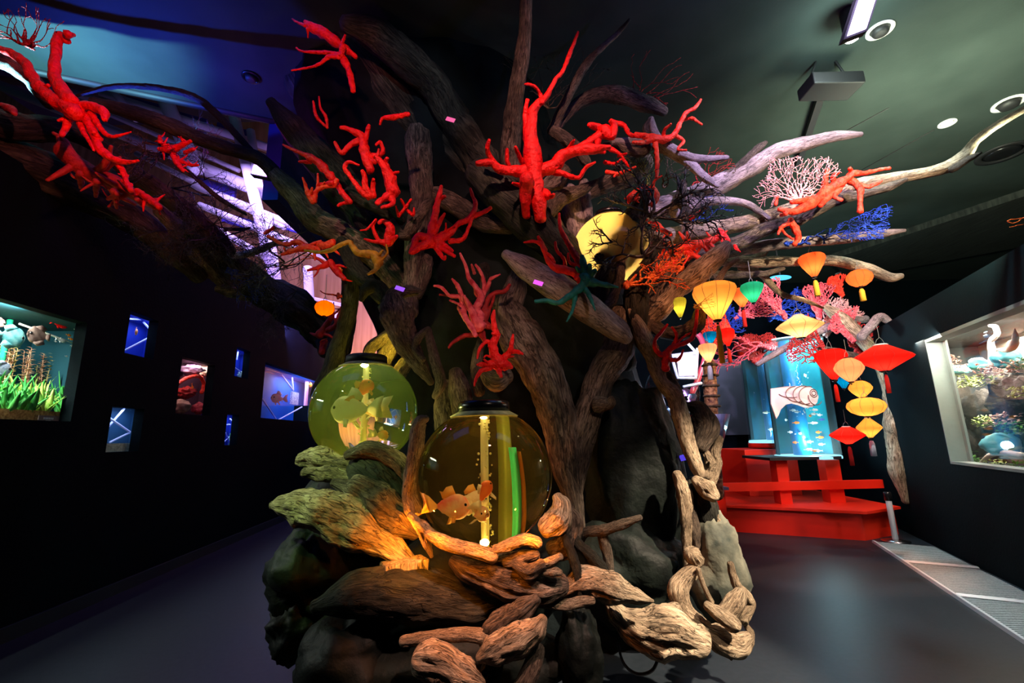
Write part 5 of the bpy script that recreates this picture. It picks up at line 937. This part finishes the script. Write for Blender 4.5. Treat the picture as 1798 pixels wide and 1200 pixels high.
fan('blue', 400, 470, 3.5, -40, 110, 'blue twiggy sea fan draped along the low wall limb', 17, half=25, r0=1.6, step=.05)
fan('orange', 1820, 385, 2.6, 180, 70, 'orange coral sprig at the right edge below the ceiling', 18, half=30, r0=2.6, step=.16, density=.6)
fan('orange', 1825, 420, 2.6, 215, 60, 'drooping orange coral sprig at the right edge', 19, half=20, r0=2.8, step=.2, density=.5)
fan('black', 300, 270, 3.1, 200, 90, 'black lacy sea fan between the upper left limbs', 20, half=40, r0=1.6, step=.06)
# black coral bush
bush('black_coral', 'black', 1140, 380, 2.85, 75, 62, 4, 3, 'black spiny coral bush in front of the right branches', 300, 5, width=3.6)
bush('black_coral', 'black', 1130, 450, 2.8, 95, 50, 4, 3, 'black forked coral before the glowing yellow bowl', 301, 4, width=3.0)
bush('black_coral', 'black', 1075, 425, 2.85, 150, 34, 2.2, 2, 'thin black coral twig across the glowing yellow bowl', 302, 2, width=1)
bush('black_coral', 'black', 1190, 385, 2.9, 20, 55, 3, 3, 'black coral twigs reaching right along the branches', 303, 3, width=1.5)
# coral garden at the back right
for i, (m, px, py, d, ang, rad, hf, lab) in enumerate((('rose', 1440, 560, 6.2, 95, 62, 32, 'rose fan coral rising behind the cream diamond lantern'), ('rose', 1380, 560, 6.0, 120, 75, 25, 'pink finger coral between the green and cream lanterns'), ('maroon', 1470, 640, 6.0, 150, 100, 30, 'wine red fan coral over the cylinder tanks'), ('rose', 1360, 610, 6.4, 185, 130, 20, 'crimson coral spreading left above the rear cylinder tank'), ('maroon', 1330, 640, 6.5, 100, 55, 50, 'dusky red coral over the rear tank cap'), ('scarlet', 1290, 590, 6.2, 160, 60, 50, 'orange red coral near the white acrylic frames'), ('blue', 1350, 560, 6.4, 20, 70, 30, 'blue feathery coral behind the hanging lanterns'), ('pink', 1450, 590, 6.3, 60, 70, 35, 'pale lilac fan coral behind the cream diamond lantern'), ('maroon', 1500, 640, 6.1, 60, 75, 40, 'deep wine red coral behind the red diamond lantern'), ('rose', 1290, 560, 6.4, 30, 70, 30, 'rose red coral right of the biggest yellow lantern'), ('blue', 1240, 580, 6.5, 20, 60, 30, 'dark blue coral behind the small blue lantern'), ('scarlet', 1480, 520, 6.2, 120, 40, 40, 'orange red sprig at the top of the back corals'), ('rose', 1500, 600, 6.0, 120, 60, 40, 'rose coral above the red diamond lantern'))):
    fan(m, px, py, d, ang, rad*1.1, lab, 400+i, half=hf, r0=3, step=.04, density=1.7)
def log(m, s, d0, d1, label, rough=.3, name='driftwood_log', n=40, flat=1.0, grp=None, cat='driftwood'):
    SEED[0] += 1; pts, rad = path(s, d0, d1); mb = MB(); tube(mb, pts, rad, n, flat=flat, rough=rough*1.35, seed=SEED[0]); return tag(build(name, mb, m), label, cat, grp)
log('pale', '1450,540,6 1475,558,10 1510,590,10 1545,640,9 1570,700,14 1578,760,20 1582,820,16 1592,880,7', 6.0, 5.9, 'long rough driftwood trunk leaning at the right of the lantern stack', .25)
log('mauve', '1512,592,7 1530,572,7 1545,557,7 1565,568,5 1582,577,3', 5.6, 5.6, 'thin crooked branch above the large red diamond lantern', .15)
log('mauve', '1330,640,4 1400,600,6 1470,570,7 1520,560,6', 6.0, 6.2, 'grey violet branch under the corals at the back', .2)
log('drift', '1440,612,6 1490,625,7 1540,640,5', 6.0, 5.8, 'brown branch behind the red lanterns', .3)
# ------------------------------------------------------------------ loose driftwood and rocks heaped round the foot
def rock(m, px, py, d, rx, ry, dep, label, seed, amp=.35, name='boulder', pw=1.0, fr=1.5):
    c = P(px, py, d); mb = MB(); blob(mb, c, R(rx, c), dep, R(ry, c), seed, amp, fr, 48, 30, pw); return tag(build(name, mb, m), label, 'rock')
LG = [
 ('pale', '528,808,10 560,810,20 612,822,19 652,838,13 692,852,8', 2.75, 2.7, .55, 'green lit ridged driftwood log topmost of the left heap'),
 ('pale', '535,830,8 575,833,12 610,842,10 640,855,6', 2.68, 2.65, .5, 'narrow driftwood piece tucked under the topmost green log'),
 ('drift', '610,800,8 648,790,14 690,805,14 718,835,12 735,870,8', 2.62, 2.55, .3, 'arched dark driftwood log holding the green bowl'),
 ('dark', '612,812,14 650,830,36 695,870,40 725,905,26', 2.75, 2.6, .35, 'bulky dark driftwood block below the green bowl'),
 ('drift', '586,848,7 610,856,12 632,862,24 672,892,32 705,915,26 730,935,12', 2.55, 2.45, .4, 'knobby driftwood log pointing to the orange root'),
 ('pale', '478,888,6 500,888,16 535,890,30 585,905,36 632,932,32 680,958,20 722,988,10', 2.5, 2.4, .4, 'broad green lit driftwood log jutting out at the left'),
 ('pale', '748,735,6 736,745,12 730,790,13 724,832,14 720,868,13 728,895,17', 2.5, 2.4, .2, 'upright curved driftwood arm between the two bowls'),
 ('pale', '720,905,6 735,922,8 748,952,7 758,978,3', 2.32, 2.28, .3, 'thin orange lit root left of the front bowl'),
 ('pale', '728,915,5 745,925,8 765,945,8', 2.3, 2.25, .3, 'orange lit root tip beside the front bowl'),
 ('pale', '752,938,9 790,957,12 830,967,12 866,978,11', 2.2, 2.15, .2, 'smooth orange lit stick across the foot of the front bowl'),
 ('pale', '870,965,7 890,958,9 920,948,9 945,955,9', 2.15, 2.2, .35, 'curled orange lit driftwood right under the front bowl'),
 ('pale', '978,872,7 985,890,14 978,915,22 960,930,16', 2.35, 2.3, .5, 'orange lit driftwood burl at the right foot of the front bowl'),
 ('drift', '1000,895,8 1005,920,16 990,955,20 970,965,14', 2.4, 2.4, .5, 'shaggy dark driftwood burl right of the front bowl'),
 ('dark', '555,1065,12 640,1042,38 740,1046,42 830,1060,30 900,1050,16', 2.35, 2.3, .25, 'very dark thick driftwood log lying at the lower left'),
 ('drift', '795,985,8 830,1005,20 890,1022,27 945,1030,30 985,1028,18', 2.25, 2.2, .4, 'twisted brown driftwood log in the lower middle'),
 ('drift', '905,992,8 930,1004,12 952,992,9', 2.15, 2.12, .3, 'dark bowl shaped driftwood scrap in the lower middle'),
 ('pale', '945,992,6 965,988,8 984,978,6', 2.14, 2.12, .3, 'short orange tipped driftwood stub'),
 ('pale', '955,1006,5 972,1004,8 984,1006,5', 2.13, 2.12, .2, 'small glowing orange wood chip'),
 ('drift', '820,975,8 860,985,12 900,985,13 940,975,10', 2.25, 2.2, .4, 'brown driftwood log beneath the orange lit stick'),
 ('drift', '1020,955,5 1028,936,8 1058,932,9 1090,922,8 1124,909,5', 2.45, 2.35, .2, 'antler shaped driftwood pointing right'),
 ('drift', '1056,935,9 1066,972,9 1071,1010,7', 2.42, 2.4, .15, 'upright driftwood stem below the antler shaped piece'),
 ('drift', '1066,932,3 1076,920,3 1080,916,1.5', 2.4, 2.38, .1, 'tiny spur on the antler shaped driftwood'),
 ('dark', '998,928,6 1018,958,8 1042,980,10 1072,1012,4', 2.38, 2.35, .35, 'dark forked driftwood leaning on the lower middle heap'),
 ('dark', '990,940,6 1008,985,8 1016,1020,7 1020,1052,5', 2.32, 2.3, .3, 'dark upright driftwood prong in the lower middle heap'),
 ('pale', '992,1040,12 1030,1022,22 1072,1032,22 1112,1046,13 1146,1056,3', 2.35, 2.3, .35, 'pointed beige driftwood log in the middle of the heap'),
 ('pale', '948,1060,7 990,1063,9 1022,1057,9 1040,1055,7', 2.2, 2.18, .15, 'short smooth pinkish stick in the lower middle'),
 ('drift', '852,1128,14 878,1098,20 915,1072,16 942,1052,8', 2.12, 2.1, .5, 'hand shaped brown driftwood piece'),
 ('pale', '842,1156,8 872,1140,22 910,1124,24 940,1106,18 953,1088,9', 2.05, 2.05, .4, 'pinkish grooved driftwood at the bottom centre'),
 ('pale', '708,1127,9 760,1119,10 812,1115,11 862,1120,12', 2.12, 2.1, .2, 'long straight pinkish stick at the bottom left'),
 ('pale', '740,1160,22 775,1165,30 810,1185,24 845,1200,10', 2.05, 2.05, .5, 'rounded skull like driftwood stump at the bottom edge'),
 ('drift', '945,1140,12 935,1170,15 915,1215,16', 2.1, 2.05, .2, 'dark upright log end at the bottom edge'),
 ('dark', '870,1160,14 860,1190,18 850,1230,18', 2.12, 2.1, .3, 'nearly black log behind the pinkish grooved driftwood'),
 ('pale', '1066,1056,6 1086,1082,16 1125,1106,30 1178,1112,36 1226,1128,26', 2.45, 2.4, .45, 'big cracked beige driftwood log on the floor at lower right'),
 ('pale', '1120,1082,8 1150,1080,14 1188,1072,12', 2.5, 2.48, .3, 'flat beige lobe on top of the big cracked log'),
 ('pale', '1222,985,13 1215,975,14', 2.6, 2.58, .3, 'round knob of driftwood topping the curved piece'),
 ('pale', '1218,1002,12 1200,1018,14 1190,1040,18 1202,1072,15 1228,1092,11 1244,1098,6', 2.58, 2.5, .2, 'curved horn like beige driftwood at lower right'),
 ('pale', '1242,1064,8 1264,1080,12 1290,1098,13', 2.45, 2.42, .2, 'smooth beige driftwood stub at lower right'),
 ('pale', '1236,1108,10 1262,1122,20 1292,1132,20 1312,1122,12', 2.5, 2.5, .4, 'rightmost fat beige driftwood piece on the floor'),
 ('pale', '1262,1130,10 1276,1145,9 1284,1158,3', 2.48, 2.46, .3, 'small downward prong of driftwood touching the floor'),
 ('pale', '1272,1085,14 1290,1060,15 1300,1042,10', 2.55, 2.58, .3, 'upright Y shaped beige driftwood at lower right'),
 ('pale', '1282,990,5 1292,1025,7 1312,1052,10 1318,1064,8 1300,1082,14', 2.62, 2.6, .3, 'bent beige driftwood on the right outline of the heap'),
 ('pale', '1226,1000,4 1236,1030,4 1250,1058,4', 2.52, 2.5, .2, 'thin straight stick crossing the grey stone'),
 ('pale', '1188,832,7 1202,868,13 1205,920,9 1207,1005,6', 2.85, 2.8, .3, 'beige upright driftwood left of the dragon head shape'),
 ('drift', '1216,895,6 1222,940,9 1228,985,8', 2.82, 2.8, .2, 'brown flat stave of driftwood at right'),
 ('pale', '1220,843,7 1240,860,14 1256,872,9', 2.8, 2.75, .45, 'driftwood shaped like a dragon head at right'),
 ('dark', '1218,850,16 1236,895,22 1250,945,16 1260,985,8', 2.9, 2.85, .25, 'dark thick log under the dragon head shape'),
 ('pale', '1262,770,7 1256,795,8 1260,820,6 1246,852,7', 3.0, 2.95, .4, 'small gnarled driftwood under the craggy stump'),
 ('pale', '1238,795,5 1246,815,8 1240,838,6', 2.95, 2.95, .5, 'tiny knotted driftwood under the craggy stump'),
 ('pale', '1258,905,8 1266,940,9 1276,990,6', 2.85, 2.75, .4, 'beige driftwood strip on the right outline of the trunk foot'),
 ('pale', '1310,1098,4 1318,1112,6 1322,1126,3', 2.6, 2.58, .3, 'tiny driftwood foot at the far lower right'),
]
for m, s, d0, d1, rg, lab in LG: log(m, s, d0, d1, lab, rg)
log('drift', '1205,712,6 1228,722,16 1240,752,20 1228,785,12', 3.05, 2.95, 'craggy broken stump under the crystal dome', .3, 'driftwood_stump')
rock('rock', 1112, 840, 3.3, 82, 175, .32, 'tall black glossy boulder standing right of the front bowl', 41, .22, fr=1.3, pw=.9)
rock('rock', 1100, 1000, 3.1, 100, 85, .28, 'lower black boulder under the tall glossy one', 42, .25)
rock('grey', 1258, 1000, 2.85, 50, 95, .16, 'pale grey green stone behind the curved driftwood at right', 43, .2)
rock('rock', 620, 1160, 2.45, 95, 85, .26, 'dark cone shaped boulder at the bottom left', 44, .2)
rock('rock', 545, 1010, 2.75, 65, 75, .25, 'dark mossy boulder under the broad green log', 45, .3)
rock('rock', 525, 1100, 2.7, 45, 50, .2, 'dark boulder at the far lower left of the heap', 46, .3)
rock('rock', 1018, 1150, 2.3, 38, 85, .16, 'upright boulder with rust patch at the bottom centre', 47, .25)
rock('rock', 800, 1150, 2.5, 200, 75, .3, 'wide dark boulder behind the bottom driftwood', 48, .2)
rock('rock', 850, 1000, 2.75, 150, 95, .3, 'dark stone mound carrying the front bowl', 49, .15)
rock('rock', 640, 900, 3.05, 110, 90, .28, 'dark stone mound carrying the green bowl', 50, .15)
c = P(708, 1000, 2.35); mb = MB(); mb.obox(c, (R(36, c), .02, .01), (-.03, .05, 0), (.004, 0, R(15, c))); tag(build('wood_block', mb, 'pale', smooth=False, bevel=.008), 'squared wooden block glowing orange under the left heap', 'wood block')
lamp('SPOT', P(712, 975, 2.05), (1, .36, .03), 9, c, .02, 60, .5, name='amber_nook_lamp')
pts, rad = path('1085,1130,2 1095,1165,2.5 1118,1184,3 1145,1178,3 1158,1150,2.5', 2.45); mb = MB(); tube(mb, pts, rad, 8); tag(build('cable', mb, 'blk'), 'black looped cable lying under the big cracked log', 'cable')
# ------------------------------------------------------------------ fish bowls
def bowl(px, py, rp, d, label, lidm, tint, glass='bowl', rim=True):
    c = P(px, py, d); r = R(rp, c); e = empty('fish_bowl', c - Vector((0, 0, r*.93)), label, 'fish bowl', 'round fish bowls in the tree')
    zt_, zb_ = .86, -.90; mb = MB(); prof = []
    a0_, a1_ = math.asin(zb_), math.asin(zt_)
    for i in range(41): a = a0_ + (a1_-a0_)*i/40; prof.append((r*math.cos(a), r*math.sin(a)))
    lathe(mb, c, prof, 72); build('globe', mb, glass, e)
    rt = r*math.cos(a1_)
    rimm = noisy('rim_'+label[:6], (.45, .40, .12), (.80, .72, .30), 20, .5, .3)
    mb = MB(); lathe(mb, c + Vector((0, 0, r*.862)), [(rt*.98, 0), (rt*1.02, r*.015), (rt*.80, r*.075), (rt*.78, r*.08)], 48); build('rim', mb, rimm, e)
    mb = MB(); lathe(mb, c + Vector((0, 0, r*.95)), [(rt*.78, 0), (rt*.76, r*.13), (rt*.70, r*.15)], 48); build('lid', mb, lidm, e)
    mb = MB(); lathe(mb, c + Vector((0, 0, -r*1.02)), [(r*.50, 0), (r*.55, r*.06), (r*.45, r*.115)], 40); build('base', mb, 'blk', e)
    return c, r, e
tubm = plain('pale_tube', (.75, .70, .45), .4)
def innards(c, r, e, col, pw, seed, shellm):
    mb = MB(); q_ = .975; lathe(mb, c, [(r*q_*math.cos(a), r*q_*math.sin(a)) for a in [-1.05 + 2.06*i/40 for i in range(41)]], 64); mb.f = mb.f[:-2]; build('inner_wall', mb, shellm, e)  # added shell; its tinted edge imitates the bright rim of the bowl
    rr = random.Random(seed)
    mb = MB(); tube(mb, [c + Vector((0, 0, -r*.86)), c + Vector((0, 0, r*.80))], [r*.045, r*.045], 14, smooth=False, cap=.1); atb = build('air_tube', mb, tubm, e)
    mb = MB()
    for i in range(90): a = rr.uniform(0, 6.28); q = r*.05 + r*.04*rr.random(); blob(mb, c + Vector((q*math.cos(a), q*math.sin(a), r*rr.uniform(-.8, .8))), *(3*[r*rr.uniform(.008, .018)]), amp=0, nu=6, nv=5)
    tag(build('bubbles', mb, plain('bubble_'+str(seed), (.9, .85, .5), .1), atb), kind='stuff')
    mb = MB(); lathe(mb, c + Vector((0, 0, -r*.895)), [(r*.40, 0), (r*.38, r*.02), (r*.10, r*.06), (r*.06, r*.07)], 32); build('filter_disc', mb, plain('filter_'+str(seed), (.75, .55, .2), .6), e)
    lamp('POINT', c + Vector((0, -r*.10, r*.74)), col, pw, size=r*.06, name='bowl_led')
    lamp('POINT', c + Vector((0, -r*.12, -r*.72)), (1, .72, .2), pw*.9, size=r*.05, name='bowl_led')
C1, R1, E1 = bowl(851, 836, 118, 2.45, 'front round fish bowl with goldfish and black lid glowing amber', 'blk', 0)
C2, R2, E2 = bowl(640, 724, 91, 2.95, 'round fish bowl left of the trunk glowing green and yellow', 'blkm', 0, glassmat('green_bowl_water', (.96, 1, .74), 1.33, 0, (.65, 1, .22), .07))
C3, R3, E3 = bowl(1074, 443, 68, 3.15, 'large glowing yellow globe half hidden high in the trunk', 'blk', 0, thinglass('milky_globe', (1, .85, .5), 1, .55, (1, .80, .42)))
innards(C1, R1, E1, (1, .80, .36), 9, 1, 'ambershell'); innards(C2, R2, E2, (1, 1, .66), 15, 2, 'greenshell')
lamp('POINT', C3, (1, .66, .24), 9, size=.05, name='globe_bulb')
for (x0, x1, zb0, zt0, y0, nm, col) in ((.10, .24, -.72, .70, .30, 'ribbon_leaf', (.20, .22, .03)), (.27, .36, -.80, .30, .05, 'ribbon_leaf', (.02, .42, .18)), (.36, .41, -.80, .25, .06, 'ribbon_leaf', (.60, .22, .02))):  # added strips; their colours stand in for a reflected band of light
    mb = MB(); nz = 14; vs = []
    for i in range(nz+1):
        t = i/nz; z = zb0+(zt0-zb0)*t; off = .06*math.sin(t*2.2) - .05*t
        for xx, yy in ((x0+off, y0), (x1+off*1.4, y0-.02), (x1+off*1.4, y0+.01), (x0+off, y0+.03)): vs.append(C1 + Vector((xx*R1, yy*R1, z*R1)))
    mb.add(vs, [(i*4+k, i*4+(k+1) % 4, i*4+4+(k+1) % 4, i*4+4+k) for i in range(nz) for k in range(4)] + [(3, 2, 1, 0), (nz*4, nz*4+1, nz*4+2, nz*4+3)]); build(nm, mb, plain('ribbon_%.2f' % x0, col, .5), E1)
gold = noisy('goldfish_skin', (1, .30, .03), (1, .78, .45), 9, .35, .2, 60); goldfin = plain('goldfish_fin', (1, .50, .12), .5)
pinkg = noisy('calico_goldfish', (.95, .10, .12), (1, .80, .62), 11, .35, .2, 60); creamg = noisy('cream_goldfish', (.95, .80, .55), (1, .95, .85), 6, .35, .2, 60); redg = noisy('red_goldfish', (.9, .10, .02), (1, .30, .08), 14, .35, .2, 60); whitefin = plain('white_fin', (.95, .88, .68), .5)
def inb(c, r, px, py, dy, mag=.76):
    q = P(px, py, c.y); v = (q-c)*mag; return c + Vector((v.x, dy*r, v.z))
g = 'goldfish in the front bowl'
goldfish('goldfish', 'largest goldfish in the front bowl, with pink cheek patches', 'fish', inb(C1, R1, 795, 888, -.45), .15, .145, .11, .075, pinkg, goldfin, g)
goldfish('goldfish', 'pale goldfish behind the others in the front bowl', 'fish', inb(C1, R1, 832, 878, -.1), .5, .12, .08, .055, creamg, goldfin, g)
goldfish('goldfish', 'cream and red goldfish lowest in the front bowl', 'fish', inb(C1, R1, 847, 900, -.5), -.9, .11, .07, .055, pinkg, whitefin, g, pitch=.15)
goldfish('goldfish', 'orange red goldfish highest in the front bowl, facing upward', 'fish', inb(C1, R1, 856, 858, -.5), .9, .095, .065, .05, redg, whitefin, g, pitch=-.9)
g = 'goldfish in the green bowl'
goldfish('goldfish', 'big white goldfish in the middle of the green bowl', 'fish', inb(C2, R2, 630, 722, -.4, .75), 2.9, .20, .15, .10, creamg, whitefin, g)
goldfish('goldfish', 'cream long finned goldfish right of the bubble column in the green bowl', 'fish', inb(C2, R2, 668, 722, -.3, .75), -.3, .12, .08, .06, gold, whitefin, g)
goldfish('goldfish', 'red capped goldfish highest in the green bowl', 'fish', inb(C2, R2, 655, 680, -.35, .75), .3, .10, .08, .06, redg, goldfin, g, pitch=-.9)
goldfish('goldfish', 'small orange goldfish left of the bubble column in the green bowl', 'fish', inb(C2, R2, 634, 685, .1, .75), 2.2, .06, .04, .03, gold, goldfin, g)
goldfish('goldfish', 'pale goldfish at the bottom of the green bowl', 'fish', inb(C2, R2, 682, 770, -.2, .75), 1.3, .09, .06, .04, gold, whitefin, g)
# amber leds round the foot of the front bowl
for a in (-2.7, -2.1, -1.5, -.9, -.3): lamp('POINT', C1 + Vector((R1*1.18*math.cos(a), R1*1.18*math.sin(a), -R1*.66)), (1, .25, .010), 5, size=.006, name='amber_led')
lamp('POINT', C1 + Vector((-.10, .48, .05)), (1, .22, .05), 7, size=.004, name='amber_led')
lamp('POINT', C2 + Vector((.05, .22, .42)), (1, .75, .05), 6, size=.006, name='yellow_spill'); lamp('POINT', C2 + Vector((.1, -.25, -.42)), (.5, 1, .15), 3, size=.01, name='green_spill'); lamp('POINT', C2 + Vector((.44, -.40, -.05)), (.95, 1, .22), 2.2, size=.006, name='yellow_spill')  # added lamps outside the left bowl, standing in for its spilled glow
# ------------------------------------------------------------------ the corner behind the tree at right
c = P(1180, 690, 3.75); e = empty('crystal_dome', c, 'clear crystal dome full of ornaments behind the right roots', 'glass dome'); r = R(46, c)
mb = MB(); lathe(mb, c, [(r*math.cos(a), r*math.sin(a)*1.15) for a in [PI/2*i/16 for i in range(-10, 16)]], 40); mb.f = mb.f[:-1]; build('dome_glass', mb, thinglass('dome_glass', (.95, .96, 1), 1), e)
rr = random.Random(9)
for i in range(10):
    q = c + Vector((rr.uniform(-.5, .7)*r, rr.uniform(-.5, .1)*r, rr.uniform(-.9, .3)*r)); mb = MB(); blob(mb, q, .03, .03, .03, i, .4, nu=12, nv=8)
    build('crystal', mb, plain('crystal_%d' % (i % 3), ((.8, .75, .9), (.6, .35, .75), (.3, .5, .8))[i % 3], .1), e)
lamp('POINT', c + Vector((0, -.05, -r*.2)), (.85, .85, 1), 5, size=.03, name='dome_lamp')
acr = noisy('frosted_acrylic', (.62, .66, .85), (.80, .82, .95), 3, .25, .1)
d = 5.2; c = P(1215, 640, d); e = empty('acrylic_frame', c, 'white angular acrylic frame like a chair behind the pale cream lantern', 'acrylic frame')
for (a, b, r_) in (((1180, 625), (1222, 620), 4), ((1222, 620), (1228, 612), 3), ((1225, 612), (1222, 665), 3), ((1180, 628), (1190, 665), 3), ((1190, 664), (1222, 664), 3), ((1200, 680), (1232, 673), 3), ((1205, 600), (1225, 622), 3)):
    mb = MB(); rod(mb, P(*a, d), P(*b, d), R(r_, c), 4); build('bar', mb, acr, e)
mb = MB(); mb.obox(P(1206, 643, d+.02), (R(17, c), 0, 0), (0, .02, 0), (0, 0, R(18, c))); build('seat_panel', mb, plain('pink_white_panel', (.8, .6, .66), .3), e, smooth=False)
lamp('POINT', P(1205, 630, 4.9), (.75, .80, 1), 14, size=.05, name='acrylic_lamp')
mb = MB(); tube(mb, [P(1165, 590, 5.3), P(1200, 576, 5.3), P(1228, 590, 5.3), P(1238, 625, 5.3), P(1228, 660, 5.3), P(1215, 690, 5.3)], [.035]*6, 10); tag(build('red_hoop', mb, plain('pink_red_tube', (.7, .08, .14), .3)), 'pink red curved tube arching behind the pale cream lantern', 'tube')
c = P(1252, 700, 4.6); e = empty('scaly_post', c, 'brown scaly post wound with rings behind the craggy stump', 'post')
mb = MB(); tube(mb, [P(1245, 640, 4.6), P(1248, 700, 4.6), P(1252, 770, 4.6), P(1258, 870, 4.6)], [R(11, c)]*4, 24, rough=.2, seed=3); build('shaft', mb, noisy('scaly_bark', (.10, .03, .02), (.45, .22, .10), 30, .5, .8, 50), e)
for i in range(5):
    z = 642+i*18; q = P(1246+i*1.2, z, 4.6); mb = MB(); rr_ = R(12.5, q); tube(mb, [q + Vector((rr_*math.cos(t), rr_*math.sin(t), 0)) for t in [2*PI*k/16 for k in range(17)]], [.012]*17, 6, smooth=False); build('ring', mb, 'twig', e)
c = P(1262, 752, 4.0); mb = MB(); t1, t2 = P(1262, 728, 4.0), P(1250, 775, 4.0)
lathe(mb, (c.x, c.y, t2.z), [(.03, 0), (.11, (t1.z-t2.z)), (.115, (t1.z-t2.z)), (.035, .01)], 4); tag(build('crystal_vase', mb, noisy('violet_glass_vase', (.25, .25, .5), (.55, .5, .8), 8, .08, .4, spec=1)), 'square flared violet glass vase right of the craggy stump', 'vase')
for i, (px, py, lab) in enumerate(((1200, 804, 'small violet lit screen between the right roots'), (1236, 782, 'blue violet lit screen under the craggy stump'))):
    c = P(px, py, 3.15); mb = MB(); mb.obox(c, (.03, 0, .006), (0, .005, 0), (.004, 0, .02)); tag(build('indicator_screen', mb, glow('violet_screen%d' % i, (.10, .06, .8), .9), smooth=False), lab, 'screen')
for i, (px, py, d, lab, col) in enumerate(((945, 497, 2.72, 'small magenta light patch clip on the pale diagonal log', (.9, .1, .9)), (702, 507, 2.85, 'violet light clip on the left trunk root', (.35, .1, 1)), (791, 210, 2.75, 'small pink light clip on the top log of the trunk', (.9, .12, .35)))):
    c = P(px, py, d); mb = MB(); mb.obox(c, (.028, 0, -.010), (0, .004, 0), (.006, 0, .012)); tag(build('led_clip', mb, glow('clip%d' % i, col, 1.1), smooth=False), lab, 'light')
c = P(1370, 488, 6.8); e = empty('ceiling_lamp', c, 'cyan oval glow below the tan branch, standing in for a far ceiling light pool', 'ceiling light'); mb = MB(); blob(mb, c, .17, .08, .035, amp=0); build('lens', mb, glow('cyan_lens', (.08, .55, 1), 1.6), e); mb = MB(); rod(mb, c + Vector((0, 0, .03)), Vector((c.x, c.y, CEIL)), .015); build('stem', mb, 'blkm', e)  # added glowing oval and stem in place of a cyan light pool
lamp('SPOT', (2.2, 3.2, 3.9), (.65, .5, 1), 420, P(1400, 570, 6.1), .05, 50, .6, name='garden_spot')
lamp('SPOT', (4.2, 4.2, 4.2), (1, .5, .45), 260, P(1450, 700, 6.2), .05, 50, .6, name='garden_spot')
lamp('SPOT', (3.0, 3.5, 4.1), (1, .45, .25), 700, onz(1440, 935, .3), .05, 34, .6, name='platform_spot')
lamp('AREA', P(1275, 700, 8.5) + Vector((0, -.2, 1.0)), (.6, .7, 1), 10, P(1290, 710, 9.3), sx=1, sy=.2, name='panel_washer')
lamp('SPOT', (-2.6, 3.0, 3.9), (.05, .25, 1), 60, P(500, 530, 4.6), .05, 60, .6, name='blue_limb_spot')
for o in bpy.data.objects:
    if '_o' in o: del o['_o']
